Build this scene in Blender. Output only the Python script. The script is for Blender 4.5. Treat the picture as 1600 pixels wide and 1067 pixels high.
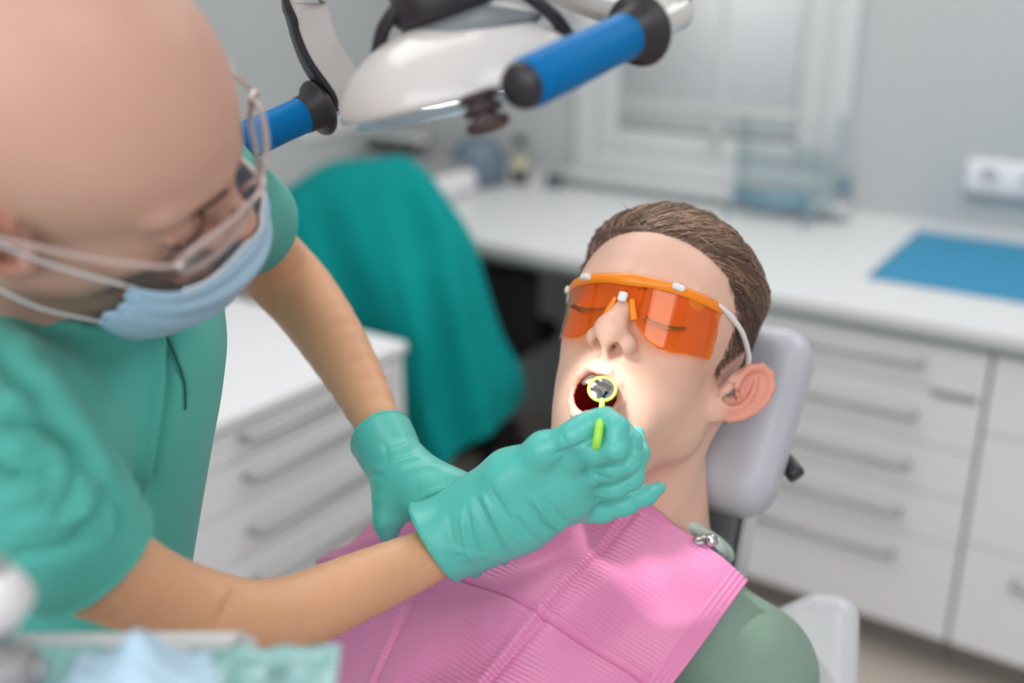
import bpy, bmesh, math, random
import numpy as np
from mathutils import Vector

sc = bpy.context.scene
for o in list(bpy.data.objects):
    bpy.data.objects.remove(o)

# ------------------------------------------------------------------ camera, world, lights
FPX, CX, CY = 1650.0, 800.0, 533.5          # focal length in pixels of the 1600x1067 frame
TH = math.radians(19.8)                     # camera pitch below the horizon
CAMZ = 1.65
cam_data = bpy.data.cameras.new('camera')
cam = bpy.data.objects.new('camera', cam_data)
sc.collection.objects.link(cam)
cam.location = (0, 0, CAMZ)
cam.rotation_euler = (math.pi / 2 - TH, 0, 0)
cam_data.sensor_width = 36.0
cam_data.lens = FPX / 1600 * 36.0
cam_data.clip_start = 0.02
cam_data.dof.use_dof = True
cam_data.dof.focus_distance = 0.86
cam_data.dof.aperture_fstop = 2.0
sc.camera = cam

sc.view_settings.view_transform = 'Standard'
sc.view_settings.look = 'None'
sc.view_settings.gamma = 1.0
sc.view_settings.use_curve_mapping = False
sc.view_settings.exposure = 0.06

world = bpy.data.worlds.new('world')
sc.world = world
world.use_nodes = True
bg = world.node_tree.nodes['Background']
bg.inputs[0].default_value = (0.95, 0.975, 1.0, 1)
bg.inputs[1].default_value = 0.52

ROOM = math.radians(-35)
XR = np.array([math.cos(ROOM), math.sin(ROOM), 0.0])
YR = np.array([-math.sin(ROOM), math.cos(ROOM), 0.0])
ZR = np.array([0, 0, 1.0])

def rm(x, y, z):
    """room coordinates -> world"""
    return x * XR + y * YR + z * ZR

def area_light(name, loc, size, power, target=None, color=(1, 1, 1), size_y=None):
    d = bpy.data.lights.new(name, 'AREA')
    d.shape = 'RECTANGLE'
    d.size = size
    d.size_y = size_y or size
    d.energy = power
    d.color = color
    o = bpy.data.objects.new(name, d)
    o.location = loc
    if target is not None:
        o.rotation_euler = (Vector(target) - Vector(loc)).to_track_quat('-Z', 'Y').to_euler()
    sc.collection.objects.link(o)
    return o

# daylight from the large windows behind the photographer and to the left
area_light('window_daylight', tuple(rm(0.0, -1.9, 2.2)), 2.8, 40, tuple(rm(-0.6, 1.4, 0.9)), (0.96, 0.98, 1.0), 1.5)
CEIL = 2.75
PANELS = [(-1.25, 0.75), (-1.25, 2.3), (0.95, -0.1), (0.35, 2.3)]
for (a, b) in PANELS:
    area_light('ceiling_panel_light', tuple(rm(a, b, CEIL - 0.045)), 1.10, 9.0 if b < 1.5 else 11.5, tuple(rm(a, b, 0)), (1.0, 0.985, 0.96))

# ------------------------------------------------------------------ camera frame to world
CT, ST = math.cos(TH), math.sin(TH)
MCAM = np.array([[1, 0, 0], [0, ST, -CT], [0, CT, ST]])     # columns = camera right, up, back
CPOS = np.array([0, 0, CAMZ])

def w_(P):
    return np.asarray(P, float) @ MCAM.T + CPOS

def px(x, y, d):
    """camera-frame position (right, up, back) of a measured point at depth d"""
    return np.array([(x - CX) / FPX * d, (CY - y) / FPX * d, -d])

def pw(x, y, d):
    return w_(px(x, y, d))

# ------------------------------------------------------------------ materials
def lin(c):
    out = []
    for v in c[:3]:
        v = v / 255.0
        out.append(v / 12.92 if v <= 0.04045 else ((v + 0.055) / 1.055) ** 2.4)
    return tuple(out) + (1.0,)

def mat(name, rgb, rough=0.5, metal=0.0, noise=0.06, nscale=14.0, bump=0.0, bscale=200.0, sss=0.0, sssr=(1, .35, .2), ssss=0.006,
        coat=0.0, spec=0.5, attr=False, sheen=0.0, alpha=None, trans=0.0):
    m = bpy.data.materials.new(name)
    m.use_nodes = True
    nt = m.node_tree
    b = nt.nodes['Principled BSDF']
    tc = nt.nodes.new('ShaderNodeTexCoord')
    nz = nt.nodes.new('ShaderNodeTexNoise')
    nz.inputs['Scale'].default_value = nscale
    nz.inputs['Detail'].default_value = 4
    nt.links.new(tc.outputs['Object'], nz.inputs['Vector'])
    mp = nt.nodes.new('ShaderNodeMapRange')
    mp.inputs[3].default_value = 1 - noise
    mp.inputs[4].default_value = 1 + noise
    nt.links.new(nz.outputs[0], mp.inputs[0])
    mx = nt.nodes.new('ShaderNodeVectorMath')
    mx.operation = 'SCALE'
    if attr:
        at = nt.nodes.new('ShaderNodeAttribute')
        at.attribute_name = 'tint'
        nt.links.new(at.outputs['Color'], mx.inputs[0])
    else:
        mx.inputs[0].default_value = lin(rgb)[:3]
    nt.links.new(mp.outputs[0], mx.inputs['Scale'])
    nt.links.new(mx.outputs[0], b.inputs['Base Color'])
    b.inputs['Roughness'].default_value = rough
    b.inputs['Metallic'].default_value = metal
    b.inputs['Specular IOR Level'].default_value = spec
    if sss:
        b.inputs['Subsurface Weight'].default_value = sss
        b.inputs['Subsurface Radius'].default_value = sssr
        b.inputs['Subsurface Scale'].default_value = ssss
    if coat:
        b.inputs['Coat Weight'].default_value = coat
        b.inputs['Coat Roughness'].default_value = 0.15
    if sheen:
        b.inputs['Sheen Weight'].default_value = sheen
    if trans:
        b.inputs['Transmission Weight'].default_value = trans
    if alpha is not None:
        b.inputs['Alpha'].default_value = alpha
    if bump:
        n2 = nt.nodes.new('ShaderNodeTexNoise')
        n2.inputs['Scale'].default_value = bscale
        n2.inputs['Detail'].default_value = 3
        nt.links.new(tc.outputs['Object'], n2.inputs['Vector'])
        bp = nt.nodes.new('ShaderNodeBump')
        bp.inputs['Strength'].default_value = bump
        bp.inputs['Distance'].default_value = 0.002
        nt.links.new(n2.outputs[0], bp.inputs['Height'])
        nt.links.new(bp.outputs[0], b.inputs['Normal'])
    return m

def clear_mat(name, rgb, gloss=0.08, rough=0.02, haze=0.0, haze_rgb=None):
    """thin clear plastic or glass: tinted transparency under a fresnel gloss"""
    m = bpy.data.materials.new(name)
    m.use_nodes = True
    nt = m.node_tree
    for n in list(nt.nodes):
        if n.type == 'BSDF_PRINCIPLED':
            nt.nodes.remove(n)
    out = [n for n in nt.nodes if n.type == 'OUTPUT_MATERIAL'][0]
    tr = nt.nodes.new('ShaderNodeBsdfTransparent')
    tr.inputs[0].default_value = lin(rgb)
    gl = nt.nodes.new('ShaderNodeBsdfGlossy')
    gl.inputs['Roughness'].default_value = rough
    gl.inputs[0].default_value = (1, 1, 1, 1)
    lw = nt.nodes.new('ShaderNodeLayerWeight')
    lw.inputs[0].default_value = 0.5
    pwn = nt.nodes.new('ShaderNodeMath'); pwn.operation = 'POWER'; pwn.inputs[1].default_value = 4.0
    nt.links.new(lw.outputs['Facing'], pwn.inputs[0])
    fr = nt.nodes.new('ShaderNodeMath'); fr.operation = 'MULTIPLY_ADD'; fr.inputs[1].default_value = 0.7; fr.inputs[2].default_value = 0.045
    nt.links.new(pwn.outputs[0], fr.inputs[0])
    m1 = nt.nodes.new('ShaderNodeMixShader')
    nt.links.new(fr.outputs[0], m1.inputs[0])
    last = tr
    if haze:
        df = nt.nodes.new('ShaderNodeBsdfDiffuse')
        df.inputs[0].default_value = lin(haze_rgb or rgb)
        m2 = nt.nodes.new('ShaderNodeMixShader')
        m2.inputs[0].default_value = haze
        nt.links.new(tr.outputs[0], m2.inputs[1])
        nt.links.new(df.outputs[0], m2.inputs[2])
        last = m2
    nt.links.new(last.outputs[0], m1.inputs[1])
    nt.links.new(gl.outputs[0], m1.inputs[2])
    nt.links.new(m1.outputs[0], out.inputs[0])
    return m

def emit_mat(name, rgb, strength):
    m = bpy.data.materials.new(name)
    m.use_nodes = True
    b = m.node_tree.nodes['Principled BSDF']
    b.inputs['Base Color'].default_value = lin(rgb)
    b.inputs['Emission Color'].default_value = lin(rgb)
    b.inputs['Emission Strength'].default_value = strength
    return m

M = {}
M['wall'] = mat('wall_paint', (182, 185, 187), 0.8, noise=0.02, nscale=3, bump=0.05, bscale=120)
M['ceiling'] = mat('ceiling_paint', (232, 232, 232), 0.85, noise=0.02)
M['floor'] = mat('floor_vinyl', (196, 186, 176), 0.45, noise=0.10, nscale=5)
M['kick'] = mat('kick_laminate', (132, 126, 122), 0.5)
M['laminate'] = mat('white_laminate', (232, 232, 236), 0.38, noise=0.02)
M['laminate_door'] = mat('drawer_front_white', (236, 236, 240), 0.32, noise=0.015)
M['gap'] = mat('cabinet_inside', (176, 178, 180), 0.7)
M['edge'] = mat('worktop_edge', (120, 134, 132), 0.4)
M['worktop'] = mat('worktop_grey', (216, 218, 220), 0.35, noise=0.03, nscale=60)
M['steel'] = mat('brushed_steel', (176, 178, 182), 0.35, 0.85, noise=0.04)
M['steel_bright'] = mat('polished_steel', (205, 205, 208), 0.2, 1.0)
M['win'] = mat('window_frame_white', (204, 206, 208), 0.45, noise=0.02)
M['blind'] = mat('roller_blind', (224, 227, 229), 0.85, noise=0.03, nscale=30)
M['glass'] = clear_mat('window_glass', (238, 246, 246))
M['acrylic'] = clear_mat('acrylic', (240, 245, 246), haze=0.06, haze_rgb=(220, 226, 230))
M['bluevisor'] = clear_mat('blue_visor', (176, 206, 220), haze=0.6, haze_rgb=(140, 178, 194))
M['outlet'] = mat('socket_white', (232, 233, 236), 0.4, noise=0.01)
M['dark'] = mat('dark_hole', (60, 62, 64), 0.6)
M['bluemat'] = mat('blue_paper', (44, 136, 178), 0.6, noise=0.05)
M['drape'] = mat('teal_drape_cloth', (0, 134, 133), 0.85, spec=0.15, noise=0.10, nscale=9, bump=0.15, bscale=400)
M['black'] = mat('black_plastic', (26, 27, 31), 0.45)
M['blackfabric'] = mat('black_fabric', (24, 24, 28), 0.85)
M['bluegrey'] = mat('blue_grey_plastic', (96, 116, 132), 0.45)
M['whiteplastic'] = mat('white_plastic', (228, 228, 230), 0.35, noise=0.02)
M['offwhite'] = mat('off_white_plastic', (190, 196, 193), 0.5)
M['yellowish'] = mat('cream_label', (222, 214, 180), 0.5)
M['chair'] = mat('chair_vinyl_grey', (186, 188, 198), 0.38, noise=0.02, bump=0.05, bscale=300)
M['chairshell'] = mat('chair_shell', (202, 204, 209), 0.3, noise=0.02)
M['chairdark'] = mat('chair_back_grey', (128, 128, 134), 0.45)
M['lampwhite'] = mat('lamp_shell_white', (208, 205, 204), 0.22, noise=0.015, coat=0.4)
M['lampgrey'] = mat('lamp_cover_grey', (116, 122, 126), 0.3)
M['lamplens'] = clear_mat('lamp_lens', (225, 236, 242), haze=0.15, haze_rgb=(200, 215, 225))
M['handle'] = mat('blue_grip', (0, 112, 178), 0.5, spec=0.1, noise=0.12, nscale=30, bump=0.12, bscale=60)
M['rubber'] = mat('dark_rubber', (44, 40, 46), 0.4)
M['spool'] = mat('dark_sensor_plastic', (62, 46, 50), 0.35)
M['skin_p'] = mat('skin_fair', (225, 180, 160), 0.42, noise=0.04, nscale=25, bump=0.10, bscale=350, sss=0.16, ssss=0.006, attr=True, spec=0.4)
M['skin_d'] = mat('skin_tan', (200, 150, 125), 0.44, noise=0.07, nscale=22, bump=0.12, bscale=300, sss=0.2, ssss=0.007, attr=True, spec=0.4)
M['hair'] = mat('hair_brown', (84, 62, 50), 0.45, noise=0.25, nscale=60)
M['hairs'] = mat('hair_strand', (110, 84, 66), 0.38, noise=0.1, attr=True)
M['hairdark'] = mat('lash_brown', (46, 30, 24), 0.6)
M['teeth'] = mat('tooth_enamel', (226, 214, 192), 0.25, sss=0.15, ssss=0.003)
M['tongue'] = mat('tongue_red', (172, 60, 62), 0.35, sss=0.2, ssss=0.004)
M['shirt'] = mat('sage_cotton', (124, 150, 136), 0.9, noise=0.06, nscale=60, bump=0.15, bscale=900, sheen=0.1)
M['collar'] = mat('pale_sage_rib', (186, 204, 196), 0.85, noise=0.04)
M['trousers'] = mat('navy_denim', (60, 68, 84), 0.9)
M['scrubs'] = mat('teal_scrub_cotton', (80, 174, 163), 0.85, noise=0.04, nscale=30, bump=0.10, bscale=900, sheen=0.08)
M['scrubtrim'] = mat('scrub_piping_dark', (14, 66, 60), 0.8)
M['glove'] = mat('nitrile_teal', (90, 192, 182), 0.36, noise=0.05, nscale=40, bump=0.10, bscale=240, sss=0.12, sssr=(.2, 1, .8), ssss=0.004)
M['bib'] = mat('pink_bib_paper', (222, 134, 180), 0.36, noise=0.05, nscale=30, sss=0.0)
M['orange'] = clear_mat('orange_lens', (255, 206, 74), haze=0.12, haze_rgb=(255, 152, 0))
M['orangebar'] = mat('orange_frame', (250, 140, 20), 0.3, sss=0.1, ssss=0.003)
M['greenplastic'] = mat('lime_plastic', (168, 232, 80), 0.3, sss=0.2, ssss=0.003)
M['mirror'] = mat('mirror_glass', (225, 225, 225), 0.05, 1.0, noise=0.0)
M['maskblue'] = mat('pale_blue_mask', (168, 200, 224), 0.8, noise=0.04, bump=0.1, bscale=700)
M['maskwhite'] = mat('mask_white_edge', (226, 228, 232), 0.8)
M['frameclear'] = clear_mat('clear_frame', (228, 214, 212), haze=0.55, haze_rgb=(222, 205, 202))
M['lensclear'] = clear_mat('spectacle_lens', (248, 248, 248))
M['metalframe'] = mat('spectacle_metal', (205, 190, 188), 0.25, 0.7)
M['tray'] = mat('tray_white', (222, 222, 224), 0.35)
M['pouch'] = clear_mat('sterile_pouch', (190, 228, 228), rough=0.12, haze=0.68, haze_rgb=(176, 222, 222))
M['tissue'] = mat('pale_blue_tissue', (184, 212, 232), 0.85, noise=0.05)
M['greything'] = mat('grey_instrument', (150, 148, 152), 0.4, 0.2)
M['printgreen'] = mat('indicator_print', (110, 140, 130), 0.7)

# ------------------------------------------------------------------ mesh helpers
def link(o):
    sc.collection.objects.link(o)
    return o

def thing(name, label, cat, loc, group=None):
    o = link(bpy.data.objects.new(name, None))
    o.empty_display_size = 0.05
    o.location = tuple(loc)
    o['label'] = label
    o['category'] = cat
    if group:
        o['group'] = group
    return o

def tag(o, label, cat, group=None):
    o['label'] = label
    o['category'] = cat
    if group:
        o['group'] = group
    return o

def root_loc(o):
    p = np.zeros(3)
    while o is not None:
        p = p + np.array(o.location)
        o = o.parent
    return p

def obj(name, geo, m, parent=None, origin=None, smooth=True, tint=None, solid=0.0, subd=0, offset=-1.0):
    """link ONE mesh object; geo = (verts in world, faces)"""
    v, f = geo
    v = np.asarray(v, float)
    if parent is not None:
        org = root_loc(parent)
    else:
        org = np.asarray(origin if origin is not None else [v[:, 0].mean(), v[:, 1].mean(), v[:, 2].min()], float)
    me = bpy.data.meshes.new(name)
    if isinstance(f, np.ndarray):
        n = f.shape[1]
        me.vertices.add(len(v))
        me.vertices.foreach_set('co', (v - org).astype(np.float32).ravel())
        me.loops.add(f.size)
        me.loops.foreach_set('vertex_index', f.astype(np.int32).ravel())
        me.polygons.add(len(f))
        me.polygons.foreach_set('loop_start', np.arange(0, f.size, n, dtype=np.int32))
        me.polygons.foreach_set('loop_total', np.full(len(f), n, dtype=np.int32))
        me.update(calc_edges=True)
        me.validate()
    else:
        me.from_pydata([tuple(p) for p in (v - org)], [], [tuple(int(i) for i in q) for q in f])
        me.update()
    if smooth:
        me.polygons.foreach_set('use_smooth', [True] * len(me.polygons))
    me.materials.append(m)
    if tint is not None:
        at = me.color_attributes.new('tint', 'FLOAT_COLOR', 'POINT')
        c4 = np.ones((len(v), 4), np.float32)
        c4[:, :3] = tint
        at.data.foreach_set('color', c4.ravel())
    o = link(bpy.data.objects.new(name, me))
    if parent is not None:
        o.parent = parent
    else:
        o.location = tuple(org)
    if solid:
        md = o.modifiers.new('solid', 'SOLIDIFY')
        md.thickness = solid
        md.offset = offset
    if subd:
        md = o.modifiers.new('sub', 'SUBSURF')
        md.levels = subd
        md.render_levels = subd
    return o

def struct(name, geo, m, parent=None, **k):
    o = obj(name, geo, m, parent, **k)
    if parent is None:
        o['kind'] = 'structure'
    return o

def join(*gs):
    vs, fs, n = [], [], 0
    for v, f in gs:
        vs.append(np.asarray(v, float))
        fs += [tuple(int(i) + n for i in q) for q in f]
        n += len(v)
    return np.concatenate(vs), fs

_boxcache = {}
def rbox(size, r=0.0, seg=2):
    key = (tuple(np.round(size, 5)), round(r, 5), seg)
    if key not in _boxcache:
        bm = bmesh.new()
        bmesh.ops.create_cube(bm, size=1.0)
        for v in bm.verts:
            v.co = Vector((v.co.x * size[0], v.co.y * size[1], v.co.z * size[2]))
        if r > 0:
            bmesh.ops.bevel(bm, geom=list(bm.edges), offset=min(r, min(size) * 0.49), segments=seg, profile=0.5, affect='EDGES')
        bm.verts.index_update()
        _boxcache[key] = (np.array([v.co[:] for v in bm.verts]), [[v.index for v in q.verts] for q in bm.faces])
        bm.free()
    v, f = _boxcache[key]
    return v.copy(), f

def rb(x0, x1, y0, y1, z0, z1, r=0.0, seg=2):
    """bevelled box in room coordinates -> world"""
    v, f = rbox((x1 - x0, y1 - y0, z1 - z0), r, seg)
    v = v + np.array([(x0 + x1) / 2, (y0 + y1) / 2, (z0 + z1) / 2])
    return v[:, :1] * XR + v[:, 1:2] * YR + v[:, 2:] * ZR, f

def toroom(v):
    v = np.asarray(v, float)
    return v[:, :1] * XR + v[:, 1:2] * YR + v[:, 2:] * ZR

def unit(a):
    a = np.asarray(a, float)
    return a / (np.linalg.norm(a) + 1e-12)

def frame_of(d):
    d = unit(d)
    h = np.array([0, 0, 1.0]) if abs(d[2]) < 0.9 else np.array([1.0, 0, 0])
    a = unit(np.cross(h, d))
    return a, np.cross(d, a), d

def tube(pts, rad, n=12, closed=False, caps=True, flat=1.0, up=None):
    """swept tube; rad scalar or per point; flat squashes the second axis"""
    P = np.asarray(pts, float)
    k = len(P)
    R = np.broadcast_to(np.asarray(rad, float), (k,))
    vs, fs = [], []
    prev = None
    for i in range(k):
        if closed:
            d = P[(i + 1) % k] - P[i - 1]
        else:
            d = P[min(i + 1, k - 1)] - P[max(i - 1, 0)]
        d = unit(d)
        if prev is None:
            a, b, _ = frame_of(d) if up is None else (unit(np.cross(up, d)), None, None)
        else:
            a = prev - d * prev.dot(d)
            a = unit(a)
        b = np.cross(d, a)
        prev = a
        for j in range(n):
            t = 2 * math.pi * j / n
            vs.append(P[i] + R[i] * (math.cos(t) * a + flat * math.sin(t) * b))
    m = k if closed else k - 1
    for i in range(m):
        for j in range(n):
            i2 = (i + 1) % k
            fs.append((i * n + j, i * n + (j + 1) % n, i2 * n + (j + 1) % n, i2 * n + j))
    if caps and not closed:
        fs.append(tuple(range(n - 1, -1, -1)))
        fs.append(tuple((k - 1) * n + j for j in range(n)))
    return np.array(vs), fs

def lathe(prof, base, axis, n=32):
    """profile [(radius, height)] turned about axis from base"""
    a, b, d = frame_of(axis)
    base = np.asarray(base, float)
    vs, fs = [], []
    for (r, h) in prof:
        for j in range(n):
            t = 2 * math.pi * j / n
            vs.append(base + d * h + r * (math.cos(t) * a + math.sin(t) * b))
    k = len(prof)
    for i in range(k - 1):
        for j in range(n):
            fs.append((i * n + j, i * n + (j + 1) % n, (i + 1) * n + (j + 1) % n, (i + 1) * n + j))
    fs.append(tuple(range(n - 1, -1, -1)))
    fs.append(tuple((k - 1) * n + j for j in range(n)))
    return np.array(vs), fs

def catmull(P, m, axis=0):
    """resample an array of control points along axis with a Catmull-Rom spline"""
    P = np.moveaxis(np.asarray(P, float), axis, 0)
    k = len(P)
    t = np.linspace(0, k - 1, m)
    i = np.clip(np.floor(t).astype(int), 0, k - 2)
    u = (t - i).reshape((-1,) + (1,) * (P.ndim - 1))
    p1, p2 = P[i], P[i + 1]
    p0 = np.where((i > 0).reshape(u.shape), P[np.maximum(i - 1, 0)], 2 * p1 - p2)
    p3 = np.where((i < k - 2).reshape(u.shape), P[np.minimum(i + 2, k - 1)], 2 * p2 - p1)
    out = 0.5 * (2 * p1 + (p2 - p0) * u + (2 * p0 - 5 * p1 + 4 * p2 - p3) * u ** 2 + (3 * p1 - p0 - 3 * p2 + p3) * u ** 3)
    return np.moveaxis(out, 0, axis)

def gridfaces(n, m):
    a = np.arange(n * m).reshape(n, m)
    return np.stack([a[:-1, :-1], a[1:, :-1], a[1:, 1:], a[:-1, 1:]], -1).reshape(-1, 4)

def smoothpath(pts, m=24):
    return catmull(np.asarray(pts, float), m)

# ------------------------------------------------------------------ signed distance modelling
def ln(v):
    return np.sqrt(np.einsum('ij,ij->i', v, v))

def smin(a, b, k):
    h = np.maximum(k - np.abs(a - b), 0) / k
    return np.minimum(a, b) - h * h * k * 0.25

def smax(a, b, k):
    return -smin(-a, -b, k)

def sph(P, c, r):
    return ln(P - np.asarray(c, P.dtype)) - r

def ell(P, c, r):
    q = P - np.asarray(c, P.dtype)
    r = np.asarray(r, P.dtype)
    k0 = ln(q / r)
    k1 = ln(q / (r * r)) + 1e-9
    return k0 * (k0 - 1) / k1

def cap(P, a, b, r1, r2):
    a = np.asarray(a, P.dtype); b = np.asarray(b, P.dtype)
    ba = b - a
    pa = P - a
    t = np.clip(pa @ ba / (ba @ ba + 1e-12), 0, 1)
    return ln(pa - t[:, None] * ba) - (r1 + (r2 - r1) * t)

def chain(P, pts, rs, k):
    d = None
    for i in range(len(pts) - 1):
        e = cap(P, pts[i], pts[i + 1], rs[i], rs[i + 1])
        d = e if d is None else smin(d, e, k)
    return d

def surf(fn, lo, hi, h, step=4, project=2):
    """mesh the zero level of fn by sparse surface nets -> verts, quads"""
    lo = np.asarray(lo, float)
    nb = np.ceil((np.asarray(hi) - lo) / (h * step)).astype(int) + 1
    gi = np.stack(np.meshgrid(*[np.arange(n) for n in nb], indexing='ij'), -1).reshape(-1, 3)
    cc = (lo + (gi * step + (step - 1) / 2) * h).astype(np.float32)
    dc = fn(cc)
    N = nb * step
    V = np.repeat(np.repeat(np.repeat(dc.reshape(nb), step, 0), step, 1), step, 2).astype(np.float32)
    act = np.abs(dc) < h * step * 1.9
    ga = gi[act]
    off = np.stack(np.meshgrid(*[np.arange(step)] * 3, indexing='ij'), -1).reshape(-1, 3)
    idx = (ga[:, None, :] * step + off[None]).reshape(-1, 3)
    pts = (lo + idx * h).astype(np.float32)
    vals = np.concatenate([fn(c) for c in np.array_split(pts, max(1, len(pts) // 150000))])
    V[idx[:, 0], idx[:, 1], idx[:, 2]] = vals
    ins = V < 0
    c8 = [(i, j, k) for i in (0, 1) for j in (0, 1) for k in (0, 1)]
    S = [slice(0, -1), slice(1, None)]
    cnt = sum(ins[S[i], S[j], S[k]].astype(np.int8) for i, j, k in c8)
    cell = (cnt > 0) & (cnt < 8)
    ci = np.argwhere(cell)
    vid = np.full(cell.shape, -1, np.int64)
    vid[cell] = np.arange(len(ci))
    corner = {c: V[ci[:, 0] + c[0], ci[:, 1] + c[1], ci[:, 2] + c[2]] for c in c8}
    acc = np.zeros((len(ci), 3)); num = np.zeros(len(ci))
    for ax in range(3):
        for c in c8:
            if c[ax]:
                continue
            e = list(c); e[ax] = 1
            a, b = corner[c], corner[tuple(e)]
            x = (a < 0) != (b < 0)
            t = np.where(x, a / np.where(x, a - b, 1), 0)
            p = np.tile(np.array(c, float), (len(ci), 1))
            p[:, ax] = t
            acc += np.where(x[:, None], p, 0)
            num += x
    vert = lo + (ci + acc / num[:, None]) * h
    quads = []
    for ax in range(3):
        u, w = (ax + 1) % 3, (ax + 2) % 3
        sa = [slice(None)] * 3; sb = [slice(None)] * 3
        sa[ax] = slice(0, -1); sb[ax] = slice(1, None)
        A, B = ins[tuple(sa)], ins[tuple(sb)]
        e = np.argwhere(A != B)
        e = e[(e[:, u] > 0) & (e[:, w] > 0)]
        ok = (e[:, u] < cell.shape[u]) & (e[:, w] < cell.shape[w]) & (e[:, ax] < cell.shape[ax])
        e = e[ok]
        def vv(du, dw):
            q = e.copy(); q[:, u] -= du; q[:, w] -= dw
            return vid[q[:, 0], q[:, 1], q[:, 2]]
        q = np.stack([vv(1, 1), vv(0, 1), vv(0, 0), vv(1, 0)], 1)
        fl = A[e[:, 0], e[:, 1], e[:, 2]]
        q[~fl] = q[~fl][:, ::-1]
        quads.append(q)
    F = np.concatenate(quads)
    F = F[(F >= 0).all(1)]
    for _ in range(project):
        p = vert.astype(np.float32)
        d = fn(p)
        g = grad(fn, p, h * 0.35)
        gn = np.maximum((g * g).sum(1), 0.05)
        stp = np.clip(d / gn, -h, h)[:, None] * g
        vert = vert - stp
    return vert, F

def grad(fn, p, e):
    g = np.zeros((len(p), 3))
    for k in ((1, -1, -1), (-1, -1, 1), (-1, 1, -1), (1, 1, 1)):
        k = np.array(k, np.float32)
        g += fn((p + k * e).astype(np.float32))[:, None] * k
    return g / (4 * e)

def normals(fn, p, e=0.001):
    g = grad(fn, np.asarray(p, np.float32), e)
    return g / (ln(g)[:, None] + 1e-9)

def seg_dist2d(q, a, b):
    ba = b - a
    t = np.clip(((q - a) @ ba) / (ba @ ba + 1e-9), 0, 1)
    return np.sqrt((((q - a) - t[:, None] * ba) ** 2).sum(1)), t

def creases(V, fn, strokes, facing=True):
    """sculpt folds: each stroke ([(x,y)..], width, height in mm) pushes the near side of the surface in or out"""
    n = normals(fn, V)
    d = -V[:, 2]
    q = np.stack([CX + FPX * V[:, 0] / d, CY - FPX * V[:, 1] / d], 1)
    vis = np.clip((n * (-V)).sum(1) / ln(V) * 2.5, 0, 1) if facing else 1.0
    off = np.zeros(len(V))
    for pts, wd, amp in strokes:
        pts = np.array(pts, float)
        if len(pts) > 2:
            pts = catmull(pts, 4 * len(pts))
        best = np.full(len(V), 1e9); tt = np.zeros(len(V))
        L = len(pts) - 1
        for i in range(L):
            dd, t = seg_dist2d(q, pts[i], pts[i + 1])
            m_ = dd < best
            best[m_] = dd[m_]; tt[m_] = (i + t[m_]) / L
        taper = np.clip(np.minimum(tt, 1 - tt) * 5 + 0.12, 0, 1)
        off += amp * taper * np.exp(-(best / wd) ** 2)
    return V + n * (off * vis / 1000.0)[:, None]

# ================================================================== THE ROOM
WY = 3.2          # window wall
WX = -2.75        # left wall
struct('floor', rb(WX - .1, 2.6, -2.4, WY + .1, -0.06, 0.0), M['floor'], smooth=False)
struct('ceiling', rb(WX - .1, 2.6, -2.4, WY + .1, CEIL, CEIL + .08), M['ceiling'], smooth=False)
struct('wall_left', rb(WX - .12, WX, -2.4, WY + .12, 0, CEIL), M['wall'], smooth=False)
# window wall with an opening
wx0, wx1, wz0, wz1 = -1.93, -1.03, 0.985, 2.25
wb = join(rb(WX, wx0, WY, WY + .12, 0, CEIL), rb(wx1, 2.6, WY, WY + .12, 0, CEIL),
          rb(wx0, wx1, WY, WY + .12, 0, wz0), rb(wx0, wx1, WY, WY + .12, wz1, CEIL))
struct('wall_back', wb, M['wall'], smooth=False)
# window: frame, sash, mullion, blind with a bottom bar, handle, sill
win = link(bpy.data.objects.new('window_1', None))
win.location = tuple(rm((wx0 + wx1) / 2, WY, wz0))
win['kind'] = 'structure'
F_ = lambda a, b, c, d, y0, y1, r=.006: rb(a, b, WY + y0, WY + y1, c, d, r)
fr = join(F_(wx0 - .03, wx0 + .05, wz0 - .03, wz1 + .03, -.03, .08), F_(wx1 - .05, wx1 + .03, wz0 - .03, wz1 + .03, -.03, .08),
          F_(wx0 + .05, wx1 - .05, wz0 - .03, wz0 + .045, -.03, .08), F_(wx0 + .05, wx1 - .05, wz1 - .05, wz1 + .03, -.03, .08))
obj('window_frame', fr, M['win'], win)
sa = join(F_(wx0 + .05, wx0 + .135, wz0 + .045, wz1 - .05, -.015, .05), F_(wx1 - .135, wx1 - .05, wz0 + .045, wz1 - .05, -.015, .05),
          F_(wx0 + .135, wx1 - .135, wz0 + .045, wz0 + .13, -.015, .05), F_(wx0 + .135, wx1 - .135, wz1 - .135, wz1 - .05, -.015, .05))
obj('sash', sa, M['win'], win)
obj('mullion', F_(-1.435, -1.412, wz0 + .13, wz1 - .135, -.012, .04), M['win'], win)
obj('pane', F_(wx0 + .13, -1.435, wz0 + .12, wz1 - .13, .02, .026, 0), M['glass'], win)
obj('pane', F_(-1.412, wx1 - .13, wz0 + .12, wz1 - .13, .02, .026, 0), M['glass'], win)
bl = obj('roller_blind', F_(wx0 + .137, wx1 - .137, 1.125, wz1 - .137, -.006, -.003, 0), M['blind'], win)
obj('bottom_bar', F_(wx0 + .137, wx1 - .137, 1.186, 1.212, -.012, .0, .004), M['offwhite'], bl)
obj('frosted_backing', F_(wx0 + .05, wx1 - .05, wz0, wz1, .085, .09, 0), M['blind'], win)
hd = join(F_(-1.435, -1.412, 1.075, 1.12, -.03, -.012, .004), F_(-1.43, -1.417, 1.09, 1.17, -.055, -.035, .004))
obj('window_handle', hd, M['offwhite'], win)
obj('window_sill', rb(wx0 - .06, wx1 + .06, WY - .07, WY + .03, wz0 - .055, wz0 - .028, .006), M['win'], win)

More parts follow.
